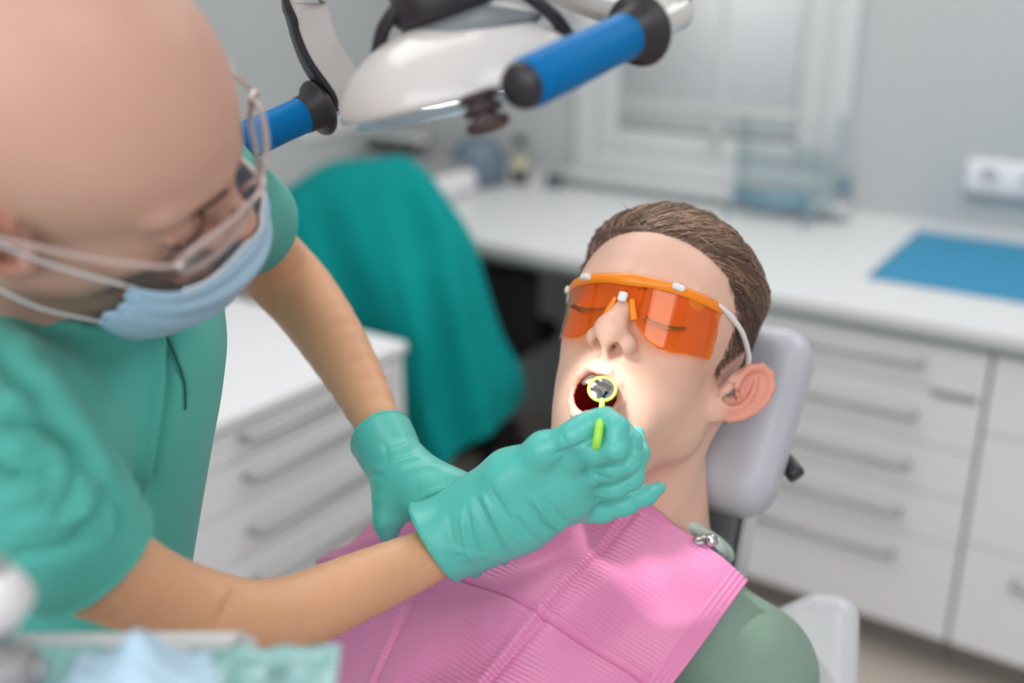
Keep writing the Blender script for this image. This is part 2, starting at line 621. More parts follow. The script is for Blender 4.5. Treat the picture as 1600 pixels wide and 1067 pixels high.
# ---------------------------------------------------------------- worktop and base cabinets on the right
CF = 2.36
wt = thing('worktop', 'long pale grey worktop running under the window with a dark front edge', 'worktop', rm(-1.0, 2.7, 0.86))
obj('top_slab', rb(WX + .02, 1.3, CF - .02, WY - .002, 0.868, 0.90, .004), M['worktop'], wt, smooth=False)
obj('front_edge', rb(WX + .02, 1.3, CF - .022, CF + .02, 0.852, 0.868, .002), M['edge'], wt, smooth=False)
obj('upstand', rb(WX + .02, 1.3, WY - .018, WY - .001, 0.90, 0.93, .003), M['worktop'], wt, smooth=False)

def bar_handle(x0, x1, y, z, parent, out=.034, mt='steel'):
    g = join(rb(x0, x1, y - out - .005, y - out + .005, z - .007, z + .007, .003), rb(x0, x0 + .012, y - out, y, z - .007, z + .007, .003),
             rb(x1 - .012, x1, y - out, y, z - .007, z + .007, .003))
    return obj('handle', g, M[mt], parent)

def drawer_unit(x0, x1, edges, handles, label, place, depth=.58):
    """free standing base unit: carcass, drawer fronts with bar handles, kick"""
    t = thing('drawer_cabinet', label, 'cabinet', rm((x0 + x1) / 2, CF + depth / 2, 0.0))
    obj('carcass', rb(x0, x1, CF + .022, CF + depth, .11, .85, 0), M['gap'], t, smooth=False)
    obj('kick_board', rb(x0, x1, CF + .07, CF + .09, 0, .11, 0), M['kick'], t, smooth=False)
    for i in range(len(edges) - 1):
        d = obj('drawer', rb(x0 + .002, x1 - .002, CF, CF + .02, edges[i + 1] + .0018, edges[i] - .0018, .002, 1), M['laminate_door'], t, smooth=False)
        if i < len(handles):
            bar_handle(handles[i][0], handles[i][1], CF, handles[i][2], d)
    return t

u1 = drawer_unit(-1.02, -.378, [.85, .735, .6, .48, .36, .105],
                 [(-.885, -.512, .797), (-.885, -.512, .670), (-.885, -.512, .544), (-.885, -.516, .419), (-.885, -.518, .305)],
                 'white base cabinet with five long grey bar handles right behind the grey headrest', 0)
obj('label_holder', rb(-.49, -.395, CF - .003, CF - .0002, .722, .74, .001, 1), M['steel'], u1, smooth=False)
u2 = drawer_unit(-.374, .26, [.85, .66, .38, .105], [], 'white base cabinet with plain wide fronts at the right edge of the photo', 1)
d_ = [c for c in u2.children if c.name.startswith('drawer')]
hz = [(.70, d_[0]), (.52, d_[1]), (.322, d_[2])]
bar_handle(-.258, .14, CF, .318, d_[2])
u3 = None
# kneehole side and back panel
sp = thing('side_panel', 'grey end panel closing the dark kneehole beneath the worktop', 'panel', rm(-1.03, 2.7, 0))
obj('board', rb(-1.042, -1.022, CF + .03, CF + .72, 0, .85, .002), M['gap'], sp, smooth=False)
bk = thing('kneehole_back', 'dark grey back board low under the worktop behind the stools', 'panel', rm(-1.9, WY - .06, 0))
obj('board', rb(WX + .02, -1.045, WY - .06, WY - .03, 0, .85, .002), M['gap'], bk, smooth=False)

# ---------------------------------------------------------------- low drawer cabinet on the left
LX = -1.455
lc = thing('low_drawer_cabinet', 'white low cabinet with four bar handles between the dentist and the patient', 'cabinet', rm(LX - .27, 1.15, 0))
obj('top', rb(LX - .56, LX + .012, .42, 1.66, .838, .862, .004), M['laminate'], lc, smooth=False)
obj('carcass', rb(LX - .54, LX - .02, .44, 1.65, .08, .832, 0), M['gap'], lc, smooth=False)
obj('end_panel', rb(LX - .54, LX + .0, 1.636, 1.655, .0, .834, .002), M['laminate'], lc, smooth=False)
obj('kick_board', rb(LX - .5, LX - .06, .46, 1.64, 0, .08, 0), M['kick'], lc, smooth=False)
ed = [.83, .762, .665, .555, .43, .085]
for i in range(5):
    z0, z1 = ed[i + 1] + .002, ed[i] - .002
    d = obj('drawer', rb(LX - .019, LX, .82, 1.63, z0, z1, .002, 1), M['laminate_door'], lc, smooth=False)
    d2 = obj('door', rb(LX - .019, LX, .46, .815, z0, z1, .002, 1), M['laminate_door'], lc, smooth=False) if i == 4 else None
hzl = [.808, .727, .611, .499, .33]
k = 0
for c in [c for c in lc.children if c.name.startswith('drawer')]:
    z = hzl[k]; k += 1
    g = join(rb(LX + .028, LX + .040, 1.18, 1.56, z - .007, z + .007, .003), rb(LX, LX + .034, 1.18, 1.192, z - .007, z + .007, .003),
             rb(LX, LX + .034, 1.548, 1.56, z - .007, z + .007, .003))
    obj('handle', g, M['steel'], c)
obj('door', rb(LX - .019, LX, .46, .815, .432, .828, .002, 1), M['laminate_door'], lc, smooth=False)

# ---------------------------------------------------------------- things on the worktop and the walls
bm_ = thing('blue_mat', 'flat blue paper sheet lying on the grey worktop at the right', 'mat', rm(-.5, 2.9, .9005))
gx, gy = np.meshgrid(np.linspace(-.735, .35, 40), np.linspace(2.60, 3.175, 24), indexing='ij')
gz = .9025 + .0012 * np.sin(gx * 9 + gy * 4) ** 2
gx = gx - (gy - 2.6) * .05
obj('sheet', (toroom(np.stack([gx, gy, gz], -1).reshape(-1, 3)), gridfaces(40, 24)), M['bluemat'], bm_, solid=.0015)

ou = thing('wall_socket', 'white double wall socket above the blue paper sheet', 'socket', rm(-.56, WY - .01, 1.03))
obj('plate', rb(-.655, -.42, WY - .014, WY - .0005, 1.035, 1.125, .005), M['outlet'], ou)
for sx in (-.595, -.485):
    v, f = lathe([(.030, 0), (.030, .003), (.024, .003), (.021, -.006), (.001, -.006)], rm(sx, WY - .014, 1.08), -YR, 24)
    so = obj('socket_well', (v, f), M['outlet'], ou)
    for dx in (-.009, .009):
        obj('contact_hole', lathe([(.0035, 0), (.0035, .002), (.0005, .002)], rm(sx + dx, WY - .009, 1.08), -YR, 8), M['dark'], so)
obj('lower_trim', rb(-.655, -.42, WY - .02, WY - .001, 1.022, 1.033, .003), M['steel'], ou)

ab = thing('acrylic_holder', 'clear acrylic holder standing at the right end of the window sill', 'holder', rm(-1.16, 3.13, .931))
aw = .004
obj('holder_wall', rb(-1.315, -1.005, 3.1, 3.1 + aw, .931, 1.12, 0), M['acrylic'], ab, smooth=False)
obj('holder_wall', rb(-1.315, -1.311, 3.1, 3.19, .931, 1.19, 0), M['acrylic'], ab, smooth=False)
obj('holder_wall', rb(-1.009, -1.005, 3.1, 3.19, .931, 1.22, 0), M['acrylic'], ab, smooth=False)
obj('holder_base', rb(-1.311, -1.009, 3.105, 3.19, .931, .937, 0), M['acrylic'], ab, smooth=False)
vz = thing('blue_goggles', 'pale blue clear goggles lying by the acrylic holder on the worktop', 'goggles', rm(-1.18, 3.03, .901))
th = np.linspace(-1.25, 1.25, 25)
arc = np.stack([-1.175 + .115 * np.sin(th), 3.09 - .085 * np.cos(th), 0 * th], 1)
g = []
for zz, k5 in ((.945, 1.0), (.965, 1.03), (.985, 1.0)):
    a_ = arc.copy(); a_[:, :2] = (arc[:, :2] - [-1.175, 3.09]) * k5 + [-1.175, 3.09]; a_[:, 2] = zz
    g.append(a_)
g = np.stack(g, 1).reshape(-1, 3)
obj('visor', (toroom(g), gridfaces(25, 3)), M['bluevisor'], vz, solid=.003)
obj('brow_band', tube(toroom(np.c_[arc[:, :2], np.full(25, .99)]), .008, 8), M['bluevisor'], vz)
for e_, sx in ((arc[0], -.02), (arc[-1], .02)):
    obj('side_arm', tube(toroom([[e_[0], e_[1], .985], [e_[0] + sx, e_[1] - .02, .945], [e_[0] + sx * .6, e_[1] - .06, .906]]), [.009, .008, .006], 8), M['bluevisor'], vz)
bc = thing('blue_clip', 'small pale blue clip hanging at the right jamb of the window', 'clip', rm(-1.0, 3.15, 1.05))
obj('clip_body', rb(-1.005, -.975, 3.16, 3.19, .985, 1.035, .006), M['bluevisor'], bc)

dev = thing('white_device', 'white bench unit on the worktop behind the teal drape', 'device', rm(-2.3, 2.75, .901))
obj('housing', rb(-2.5, -2.14, 2.6, 2.86, .903, .985, .02, 3), M['whiteplastic'], dev)
obj('lid', rb(-2.48, -2.17, 2.62, 2.84, .985, 1.01, .01, 3), M['greything'], dev)
pk = thing('grey_rack', 'grey instrument rack with dark clips behind the white bench unit', 'rack', rm(-2.45, 2.95, .901))
obj('rack_plate', rb(-2.68, -2.42, 2.93, 2.96, .903, 1.08, .006), M['greything'], pk)
obj('rack_rail', rb(-2.69, -2.41, 2.88, 2.93, 1.04, 1.065, .006), M['offwhite'], pk)
for i in range(3):
    obj('clip', rb(-2.65 + i * .08, -2.61 + i * .08, 2.86, 2.90, 1.0, 1.05, .008), M['dark'], pk)
dm = thing('blue_grey_dome', 'blue grey curved dome cover standing on the worktop in the corner', 'cover', rm(-2.27, 2.99, .901))
v, f = lathe([(.10, 0), (.10, .05), (.094, .10), (.075, .14), (.045, .165), (.004, .174)], rm(-2.25, 3.0, .902), (0, 0, 1), 40)
obj('shell', (v, f), M['bluegrey'], dm)
obj('rim', lathe([(.103, 0), (.105, .004), (.105, .010), (.1, .012)], rm(-2.25, 3.0, .902), (0, 0, 1), 40), M['chairdark'], dm)
bt = thing('small_bottle', 'small bottle with a black cap and cream label by the curved dome', 'bottle', rm(-2.13, 3.09, .901))
obj('glass_body', lathe([(.022, 0), (.026, .004), (.026, .085), (.02, .1), (.014, .105)], rm(-2.13, 3.09, .902), (0, 0, 1), 24), M['black'], bt)
obj('label_band', lathe([(.0265, .0), (.0268, .002), (.0268, .038), (.0265, .04)], rm(-2.13, 3.09, .955), (0, 0, 1), 24), M['yellowish'], bt)
obj('neck', lathe([(.014, 0), (.014, .03), (.012, .032)], rm(-2.13, 3.09, 1.005), (0, 0, 1), 20), M['offwhite'], bt)
obj('bottle_cap', lathe([(.019, 0), (.02, .002), (.02, .028), (.016, .032)], rm(-2.13, 3.09, 1.037), (0, 0, 1), 20), M['black'], bt)
pt = thing('dark_puck', 'small dark round pot alone on the worktop left of the window', 'pot', rm(-1.99, 3.1, .901))
obj('pot_body', lathe([(.026, 0), (.03, .003), (.03, .022), (.026, .026)], rm(-1.99, 3.1, .902), (0, 0, 1), 24), M['bluegrey'], pt)
obj('pot_lid', lathe([(.031, 0), (.032, .002), (.032, .012), (.026, .016)], rm(-1.99, 3.1, .927), (0, 0, 1), 24), M['black'], pt)

ws = thing('wall_dispenser', 'pale wall dispenser behind the head of the dentist', 'dispenser', rm(WX + .05, 1.7, 1.2))
obj('dispenser_body', rb(WX + .002, WX + .10, 1.98, 2.12, 1.36, 1.50, .012, 3), M['offwhite'], ws)
obj('dispenser_lip', rb(WX + .002, WX + .11, 2.05, 2.11, 1.335, 1.358, .005), M['greything'], ws)
pb = thing('wall_panel', 'pale flat wall panel beside the blue grip of the lamp', 'panel', rm(WX + .02, 2.3, 1.0))
obj('panel_face', rb(WX + .001, WX + .02, 2.08, 2.36, 1.02, 1.36, .006), M['offwhite'], pb)
so2 = thing('wall_outlet_strip', 'white outlet strip on the left wall above the teal drape', 'socket', rm(WX + .01, 2.75, 1.05))
obj('plate', rb(WX + .001, WX + .016, 2.62, 3.0, 1.06, 1.14, .004), M['outlet'], so2)
for i in range(4):
    obj('socket_well', lathe([(.026, 0), (.026, .003), (.022, .003), (.019, -.004), (.001, -.004)], rm(WX + .016, 2.67 + i * .093, 1.10), XR, 20), M['outlet'], so2)

for i, (a, b) in enumerate(PANELS):
    t = thing('ceiling_panel', 'square white ceiling light panel overhead', 'lamp', rm(a, b, CEIL - .03), 'ceiling light panels')
    q = join(rb(a - .58, a + .58, b - .58, b - .56, CEIL - .03, CEIL - .001), rb(a - .58, a + .58, b + .56, b + .58, CEIL - .03, CEIL - .001),
             rb(a - .58, a - .56, b - .56, b + .56, CEIL - .03, CEIL - .001), rb(a + .56, a + .58, b - .56, b + .56, CEIL - .03, CEIL - .001))
    obj('panel_frame', q, M['win'], t, smooth=False)
    obj('diffuser', rb(a - .56, a + .56, b - .56, b + .56, CEIL - .025, CEIL - .015), emit_mat('panel_glow', (255, 252, 246), 0.8), t, smooth=False)

# ---------------------------------------------------------------- black stool, bin, drape on its stand
st = thing('black_stool', 'black office stool in the dark kneehole under the worktop', 'stool', rm(-1.96, 2.60, 0))
sv, sf = rbox((.40, .38, .08), .035, 4)
obj('seat', (toroom(sv + [-1.96, 2.62, .50]), sf), M['blackfabric'], st)
sv, sf = rbox((.34, .06, .26), .028, 4)
sv = sv.copy(); sv[:, 1] += .12 * (sv[:, 0] / .2) ** 2 * -.4
obj('backrest', (toroom(sv + [-1.78, 2.46, .70]), sf), M['blackfabric'], st)
obj('back_arm', tube(toroom([[-1.78, 2.49, .70], [-1.80, 2.50, .55], [-1.86, 2.56, .46], [-1.96, 2.62, .45]]), .018, 10), M['black'], st)
obj('gas_column', tube(toroom([[-1.96, 2.62, .46], [-1.96, 2.62, .09]]), .026, 16), M['black'], st)
for i in range(5):
    a = i * 2 * math.pi / 5 + .5
    e = np.array([-1.96 + .27 * math.cos(a), 2.62 + .27 * math.sin(a), .075])
    lg = obj('leg', tube(toroom([[-1.96, 2.62, .11], list(e)]), [.026, .016], 10), M['black'], st)
    obj('castor', lathe([(.026, -.014), (.028, -.011), (.028, .011), (.026, .014)], rm(e[0], e[1], .029), rm(-math.sin(a), math.cos(a), 0), 16), M['black'], lg)
bn = thing('round_bin', 'blue grey round bin with a dark rim in shade under the worktop', 'bin', rm(-1.52, 2.78, 0))
obj('bin_body', lathe([(.10, 0), (.105, .01), (.135, .73), (.13, .73), (.10, .02)], rm(-1.52, 2.78, .0), (0, 0, 1), 40), M['bluegrey'], bn)
obj('bin_rim', lathe([(.128, .0), (.142, .0), (.146, .012), (.142, .024), (.126, .024)], rm(-1.52, 2.78, .725), (0, 0, 1), 40), M['black'], bn)
obj('bin_lid', lathe([(.126, .0), (.12, .02), (.06, .045), (.003, .05)], rm(-1.52, 2.78, .74), (0, 0, 1), 40), M['bluegrey'], bn)

DR = [  # rows of the hanging cloth: measured (x, y, depth)
    [(445, 345, 3.12), (520, 275, 3.10), (590, 262, 3.02), (650, 268, 2.95), (690, 320, 2.92)],
    [(428, 318, 2.98), (505, 258, 2.92), (575, 247, 2.84), (634, 244, 2.78), (668, 268, 2.74)],
    [(416, 322, 2.84), (490, 290, 2.74), (572, 280, 2.68), (655, 285, 2.62), (700, 310, 2.64)],
    [(432, 380, 2.76), (520, 385, 2.66), (600, 382, 2.58), (690, 376, 2.55), (742, 374, 2.60)],
    [(470, 460, 2.74), (560, 465, 2.62), (630, 462, 2.53), (705, 452, 2.52), (764, 445, 2.60)],
    [(490, 560, 2.76), (585, 560, 2.62), (655, 555, 2.51), (728, 540, 2.53), (790, 520, 2.62)],
    [(520, 660, 2.80), (600, 665, 2.64), (668, 655, 2.51), (752, 620, 2.55), (824, 585, 2.66)],
    [(535, 760, 2.86), (620, 775, 2.68), (700, 724, 2.53), (768, 672, 2.58), (823, 628, 2.70)],
]
C_ = np.array([[px(*p) for p in r] for r in DR])
G = catmull(catmull(C_, 90, 0), 80, 1)
uu = np.linspace(0, 1, 80)[None, :]; vv_ = np.linspace(0, 1, 90)[:, None]
fold = 1.5 * (.014 * np.sin(uu * 17 + 1.2 * vv_) + .008 * np.sin(uu * 31 + 2 + 3 * vv_)) * np.clip(vv_ * 1.6 - .25, 0.05, 1)
G[..., 2] += fold
G[..., 0] += .4 * fold
dr = thing('teal_drape', 'teal surgical cloth hanging over a stand left of the kneehole', 'cloth', w_(C_[-1, 2]) * [1, 1, 0] + [0, 0, .38])
obj('cloth_sheet', (w_(G.reshape(-1, 3)), gridfaces(90, 80)), M['drape'], dr, solid=.003)
dsb = thing('drape_stand', 'dark stand holding the teal cloth up, its foot on the floor', 'stand', rm(-1.95, 2.08, 0))
obj('post', tube(toroom([[-1.95, 2.12, .02], [-1.95, 2.12, 1.06]]), .025, 14), M['black'], dsb)
obj('top_bar', tube(toroom([[-2.12, 2.13, 1.04], [-1.78, 2.12, 1.08]]), .03, 14), M['black'], dsb)
obj('foot', lathe([(.20, 0), (.2, .015), (.17, .03), (.03, .04)], rm(-1.95, 2.12, 0), (0, 0, 1), 32), M['black'], dsb)


# ================================================================== THE PATIENT
def axis_angle(r):
    r = np.asarray(r, float)
    a = np.linalg.norm(r)
    k = r / a
    K = np.array([[0, -k[2], k[1]], [k[2], 0, -k[0]], [-k[1], k[0], 0]])
    return np.eye(3) + math.sin(a) * K + (1 - math.cos(a)) * K @ K

def ear_sdf(P, k=2.0):
    """left ear, own frame in mm: x back, y up, z outward"""
    d = ell(P, (0, 5, 0), (17.5, 28, 6.0))
    d = smin(d, ell(P, (-6, -24, 1.5), (9, 10, 4.6)), 7)
    d = smax(d, -ell(P, (-1.5, 6, 8.2), (13.5, 22.5, 9.6)), 2)          # dish inside the rim
    d = smax(d, -ell(P, (-4.5, -5, 1.0), (8.5, 12.5, 9.5)), 2.5)        # bowl
    hx = [(-8, 2, 3), (-12, 10, 3.5), (-12, 21, 4.2), (-6, 30, 4.8), (3, 32, 5), (12, 26, 4.8), (16.5, 15, 4.5), (16.5, 2, 4.0), (13, -10, 3.2), (7, -20, 2.6)]
    d = smin(d, chain(P, hx, [2.4, 2.8, 3.1, 3.3, 3.3, 3.2, 3.0, 2.8, 2.6, 2.4], 1.5), 2.0)
    ah = [(-1, 21, 2.2), (4, 13, 2.6), (6.5, 4, 2.8), (6, -6, 3.0), (2, -14, 3.4), (-4, -17.5, 3.8)]
    d = smin(d, chain(P, ah, [1.8, 2.1, 2.3, 2.4, 2.4, 2.6], 1.5), 2.0)
    d = smin(d, ell(P, (-13, -6, 4.0), (4.0, 6.5, 4.5)), 3)           # tragus
    d = smin(d, cap(P, (-10, 4, 1), (0, 0, -1), 2.0, 1.4), 2)         # crus
    return d

def ear_local(P, side, c, tilt, flare):
    """head-local mm -> ear frame"""
    ct, st = math.cos(tilt), math.sin(tilt)
    cf, sf_ = math.cos(flare), math.sin(flare)
    q = P - np.asarray(c, P.dtype)
    x = q[:, 0] * side
    y, z = q[:, 1], q[:, 2]
    # ear back axis: -z turned outward by flare
    bx = -z * cf + x * sf_
    bo = x * cf + z * sf_
    u = bx * ct - y * st
    v = bx * st + y * ct
    # rotate so that the top leans back
    return np.stack([u, v, bo], 1)

def head_sdf(P, open_mouth=False, bald=False):
    """head in its own frame, mm: x to its left, y up, z forward"""
    A = P.copy()
    A[:, 0] = np.abs(A[:, 0])
    d = ell(P, (0, 44, -8), (74, 75, 97)) if open_mouth else ell(P, (0, 50, -8), (76, 79, 97))
    d = smin(d, ell(P, (0, 32, 22), (65, 64, 72)), 16)
    d = smin(d, ell(P, (0, -12, 28), (53, 74, 61)), 20)
    d = smin(d, ell(A, (37, -12, 52), (18, 24, 22)), 18)
    jy = -10 if open_mouth else 0
    d = smin(d, ell(A, (40, -46, 22), (16, 28, 32)), 20)
    d = smin(d, chain(A, [(52, -28, -8), (45, -58 + jy * .3, 6), (22, -90 + jy * .7, 44), (0, -102 + jy, 64)], [14, 13, 14, 16], 14), 22)
    d = smin(d, ell(P, (0, -101 + jy, 72), (15, 13, 12)), 12)
    d = smin(d, ell(P, (0, -52, 68), (31, 34, 32)), 16)
    if open_mouth:
        d = smin(d, ell(A, (24, -62, 52), (20, 34, 26)), 18)
    d = smin(d, cap(A, (8, 31, 88), (42, 30, 72), 8, 8), 12)
    d = smax(d, -ell(A, (31, 12, 100), (19, 13, 17)), 10)
    d = smin(d, sph(A, (31, 12, 74), 13.5), 3)
    # closed upper lid rim
    lid = [(15, 8.5, 86), (23, 4.5, 88.3), (31, 3.5, 88), (40, 4.5, 84.5), (47, 8, 78)]
    d = smin(d, chain(A, lid, [1.2, 1.6, 1.7, 1.6, 1.2], 1), 2)
    # nose
    d = smin(d, cap(P, (0, 18, 87), (0, -10, 104), 7, 9.5), 10)
    d = smin(d, ell(P, (0, -16, 107), (12.5, 10.5, 10.5)), 7)
    d = smin(d, ell(A, (13, -21.5, 97), (7.2, 7.8, 9.5)), 6)
    d = smin(d, cap(P, (0, -24, 107), (0, -34, 98), 4.5, 5), 6)
    d = smax(d, -ell(A, (7.4, -30, 100.5), (4.6, 8.5, 7.5)), 2)
    if open_mouth:
        up = [(-20, -63, 89), (-15.5, -53, 95.5), (-7.5, -47, 101), (0, -48, 102.5), (7.5, -47, 101), (15.5, -53, 95.5), (20, -63, 89)]
        lo = [(-20, -63, 89), (-17, -74, 92), (-9, -82.5, 95), (0, -85, 96), (9, -82.5, 95), (17, -74, 92), (20, -63, 89)]
        d = smax(d, -ell(P, (0, -65, 86), (18, 18, 50)), 3)
        d = smin(d, chain(P, up, [1.6, 2.2, 2.8, 2.6, 2.8, 2.2, 1.6], 2), 4.0)
        d = smin(d, chain(P, lo, [1.6, 2.6, 3.8, 4.2, 3.8, 2.6, 1.6], 2), 4.0)
    else:
        d = smin(d, chain(A, [(0, -52, 101), (12, -53, 97), (24, -56, 87)], [4.5, 4.5, 3], 3), 5)
        d = smin(d, chain(A, [(0, -61, 100), (12, -60, 96), (24, -57, 87)], [5, 4.5, 3], 3), 5)
    return d

def head_with_ears(P, open_mouth, c, tilt, flare, esc=1.0):
    d = head_sdf(P, open_mouth)
    for s in (1, -1):
        fl_ = flare if (s > 0 or not open_mouth) else .30
        Q = ear_local(P, s, ((c[0] - (0 if (s > 0 or not open_mouth) else 11)) * s, c[1], c[2]), tilt, fl_) / esc
        near = (ln(Q) < 60)
        if near.any():
            e = np.full(len(P), 60.0, P.dtype)
            e[near] = ear_sdf(Q[near].astype(P.dtype)) * esc
            d = smin(d, e, 4)
    return d

PS = 1.10
PT = np.array([.116, -.0147, -.8945]) * PS
PR = axis_angle((-.3155, -.4116, -.2884))
PEAR = ((79.5, -11, -12), 0.50, 0.82, 1.04)

def p_loc(P):
    return ((P - PT.astype(P.dtype)) @ PR.astype(P.dtype)) * (1000 / PS)

def p_cam(L):
    return PT + (np.asarray(L, float) * PS / 1000) @ PR.T

BL = unit([.86, -.22, .45])                  # body: to his left
BN = unit(np.array([-.12, .78, .615]) - BL * BL.dot([-.12, .78, .615]))   # out of the chest
BU = np.cross(BN, BL)                        # towards the head
CH = px(770, 965, 1.035) - BN * .115           # chest centre
NB = px(1030, 855, 1.045)                     # neck base
SL = px(1165, 1050, 1.01)                    # shoulders
SR = px(560, 985, 1.27)

def p_torso(P, grow=0.0):
    Q = np.stack([(P - CH.astype(P.dtype)) @ BL, (P - CH.astype(P.dtype)) @ BU, (P - CH.astype(P.dtype)) @ BN], 1)
    d = ell(Q, (0, 0, 0), (.19 + grow, .25 + grow, .105 + grow))
    d = smin(d, ell(Q, (0, -.32, -.02), (.165 + grow, .26, .095 + grow)), .08)
    d = smin(d, chain(P, [SL, NB + (SL - NB) * .35 - BU * .03, NB - BU * .045, NB + (SR - NB) * .35 - BU * .03, SR],
                      [.062 + grow, .056 + grow, .058 + grow, .056 + grow, .062 + grow], 0.03), .05)
    return d

def p_body(P):
    L = p_loc(P)
    far = ln(L)
    near = far < 190
    d = (far - 150).astype(P.dtype)
    if near.any():
        d[near] = head_with_ears(L[near], True, *PEAR)
    d = d * (PS / 1000)
    neck = cap(P, p_cam((0, -28, -30)), NB - BU * .02, .053, .054)
    neck = smin(neck, cap(P, p_cam((0, -62, 12)), NB + BN * .018 + BU * .01, .034, .034), .03)
    # sternomastoid cord
    cord = chain(P, [p_cam((60, -22, -26)), p_cam((45, -95, -10)) * .6 + (NB + BN * .04) * .4, NB + BN * .025 - BL * .012], [.011, .010, .009], .01)
    neck = smin(neck, cord, .02)
    d = smin(d, neck, .022)
    d = smin(d, p_torso(P, -.008), .03)
    for s, S in ((1, SL), (-1, SR)):
        E_ = S - BU * .25 + BL * s * .05 - BN * .03
        W = E_ - BU * .20 - BL * s * .10 + BN * .03
        d = smin(d, chain(P, [S, E_, W], [.050, .042, .030], .03), .04)
    return d

def p_tint(V):
    L = p_loc(V.astype(np.float32)).astype(float)
    base = np.array(lin((224, 180, 160))[:3])
    T = np.tile(base, (len(V), 1))
    def mixin(mask, rgb):
        m = np.clip(mask, 0, 1)[:, None]
        T[:] = T * (1 - m) + np.array(lin(rgb)[:3]) * m
    ax = np.abs(L[:, 0])
    g = lambda c, r: np.exp(-(((np.stack([ax, L[:, 1], L[:, 2]], 1) - c) / r) ** 2).sum(1))
    mixin(g((45, -12, 68), (24, 20, 30)) * .28, (226, 150, 136))
    mixin(g((0, -18, 110), (12, 10, 14)) * .35, (222, 150, 134))
    ear = np.clip((ax - 72) / 8, 0, 1) * (np.abs(L[:, 1]) < 50) * (L[:, 2] < 15) * (L[:, 2] > -60)
    mixin(ear * .6, (226, 132, 116))
    # lips and the inside of the mouth
    m0 = ((L[:, 0] / 21) ** 2 + ((L[:, 1] + 65.5) / 21) ** 2)
    lip = np.clip((1.12 - m0) * 6, 0, 1) * (L[:, 2] > 70)
    mixin(lip * .55, (218, 126, 118))
    ins = np.clip((.90 - m0) * 10, 0, 1) * (L[:, 2] > 20) * np.clip((101 - 10 * (L[:, 1] > -55) - L[:, 2]) / 6, 0, 1)
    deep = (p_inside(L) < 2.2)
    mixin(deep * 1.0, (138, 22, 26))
    nost_shade = g((6.8, -28, 101), (4.4, 5, 5.5))  # nostril hollows: their shade is darkened into the skin tint
    mixin(nost_shade * .85, (80, 30, 26))
    mixin(np.clip(-hair_thick(L) / -1.0, 0, 1) * 0, (90, 70, 58))
    h = np.clip((hair_mask(L) + 3) / 10, 0, 1)
    back = np.clip((30 - L[:, 2]) / 60, 0, 1) * .6 + np.clip((L[:, 1] - 15) / 50, 0, 1) * .5
    mixin(h * (.30 + .6 * np.clip(back, 0, 1)), (96, 70, 58))
    return T

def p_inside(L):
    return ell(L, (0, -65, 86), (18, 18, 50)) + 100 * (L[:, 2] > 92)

def hair_mask(L):
    """mm inside the hairline, positive where hair grows"""
    ax, y, z = np.abs(L[:, 0]), L[:, 1], L[:, 2]
    zf = np.interp(y, [-60, -52, -8, 0, 30, 55, 66, 75, 83, 140], [-95, -62, -38, 16, 28, 40, 50, 66, 86, 100])
    m = zf - z
    # keep clear around the ears
    e = np.sqrt(((z + 16) / 1.0) ** 2 + ((y - 4) / 1.25) ** 2) - 25
    m = np.where(y < 40, np.minimum(m, np.where(ax > 45, e, 99)), m)
    return np.minimum(m, (y + 52))

def hair_thick(L):
    ax, y, z = np.abs(L[:, 0]), L[:, 1], L[:, 2]
    m = hair_mask(L)
    top = np.clip((y - 48) / 34, 0, 1)
    top = top * top * (3 - 2 * top)
    front = np.clip((z - 5) / 60, 0, 1) * top
    t = -2.2 * (1 - top) + 11.0 * top + 3.5 * front - 2.0 * (top < .08)
    ridge = np.sin(L[:, 0] * .42 + z * .10 + 2.2 * np.sin(z * .06 + L[:, 0] * .02)) * .9 + np.sin(L[:, 0] * .95 - z * .05 + 1.3) * .5
    t = t + ridge * top
    me = m / (1 + 2.2 * np.clip((y - 52) / 18, 0, 1))
    return np.where(m > 0, np.minimum(t, -.6 + me * 1.0), -3 + np.clip(m, -4, 0) * 1.0)

def hair_sdf(P):
    L = p_loc(P)
    A = head_sdf(L, True)
    return (A - hair_thick(L).astype(P.dtype)) * (PS / 1000)

def p_clip(P):
    return P

patient = thing('person', 'young person lying back with closed eyes and open mouth, wearing a sage green shirt', 'person', w_(CH - BU * .45 - BN * .15))
V, Fq = surf(p_body, [-.32, -.62, -1.42], [.46, .22, -.62], .0026)
obj('body', (w_(V), Fq), M['skin_p'], patient, tint=p_tint(V))
V, Fq = surf(hair_sdf, PT - .19, PT + .20, .0022)
obj('hair', (w_(V), Fq), M['hair'], patient)

# hair strands lying along the comb direction
rng = np.random.default_rng(7)
def head_only(L):
    return head_sdf(L.astype(np.float32), True)

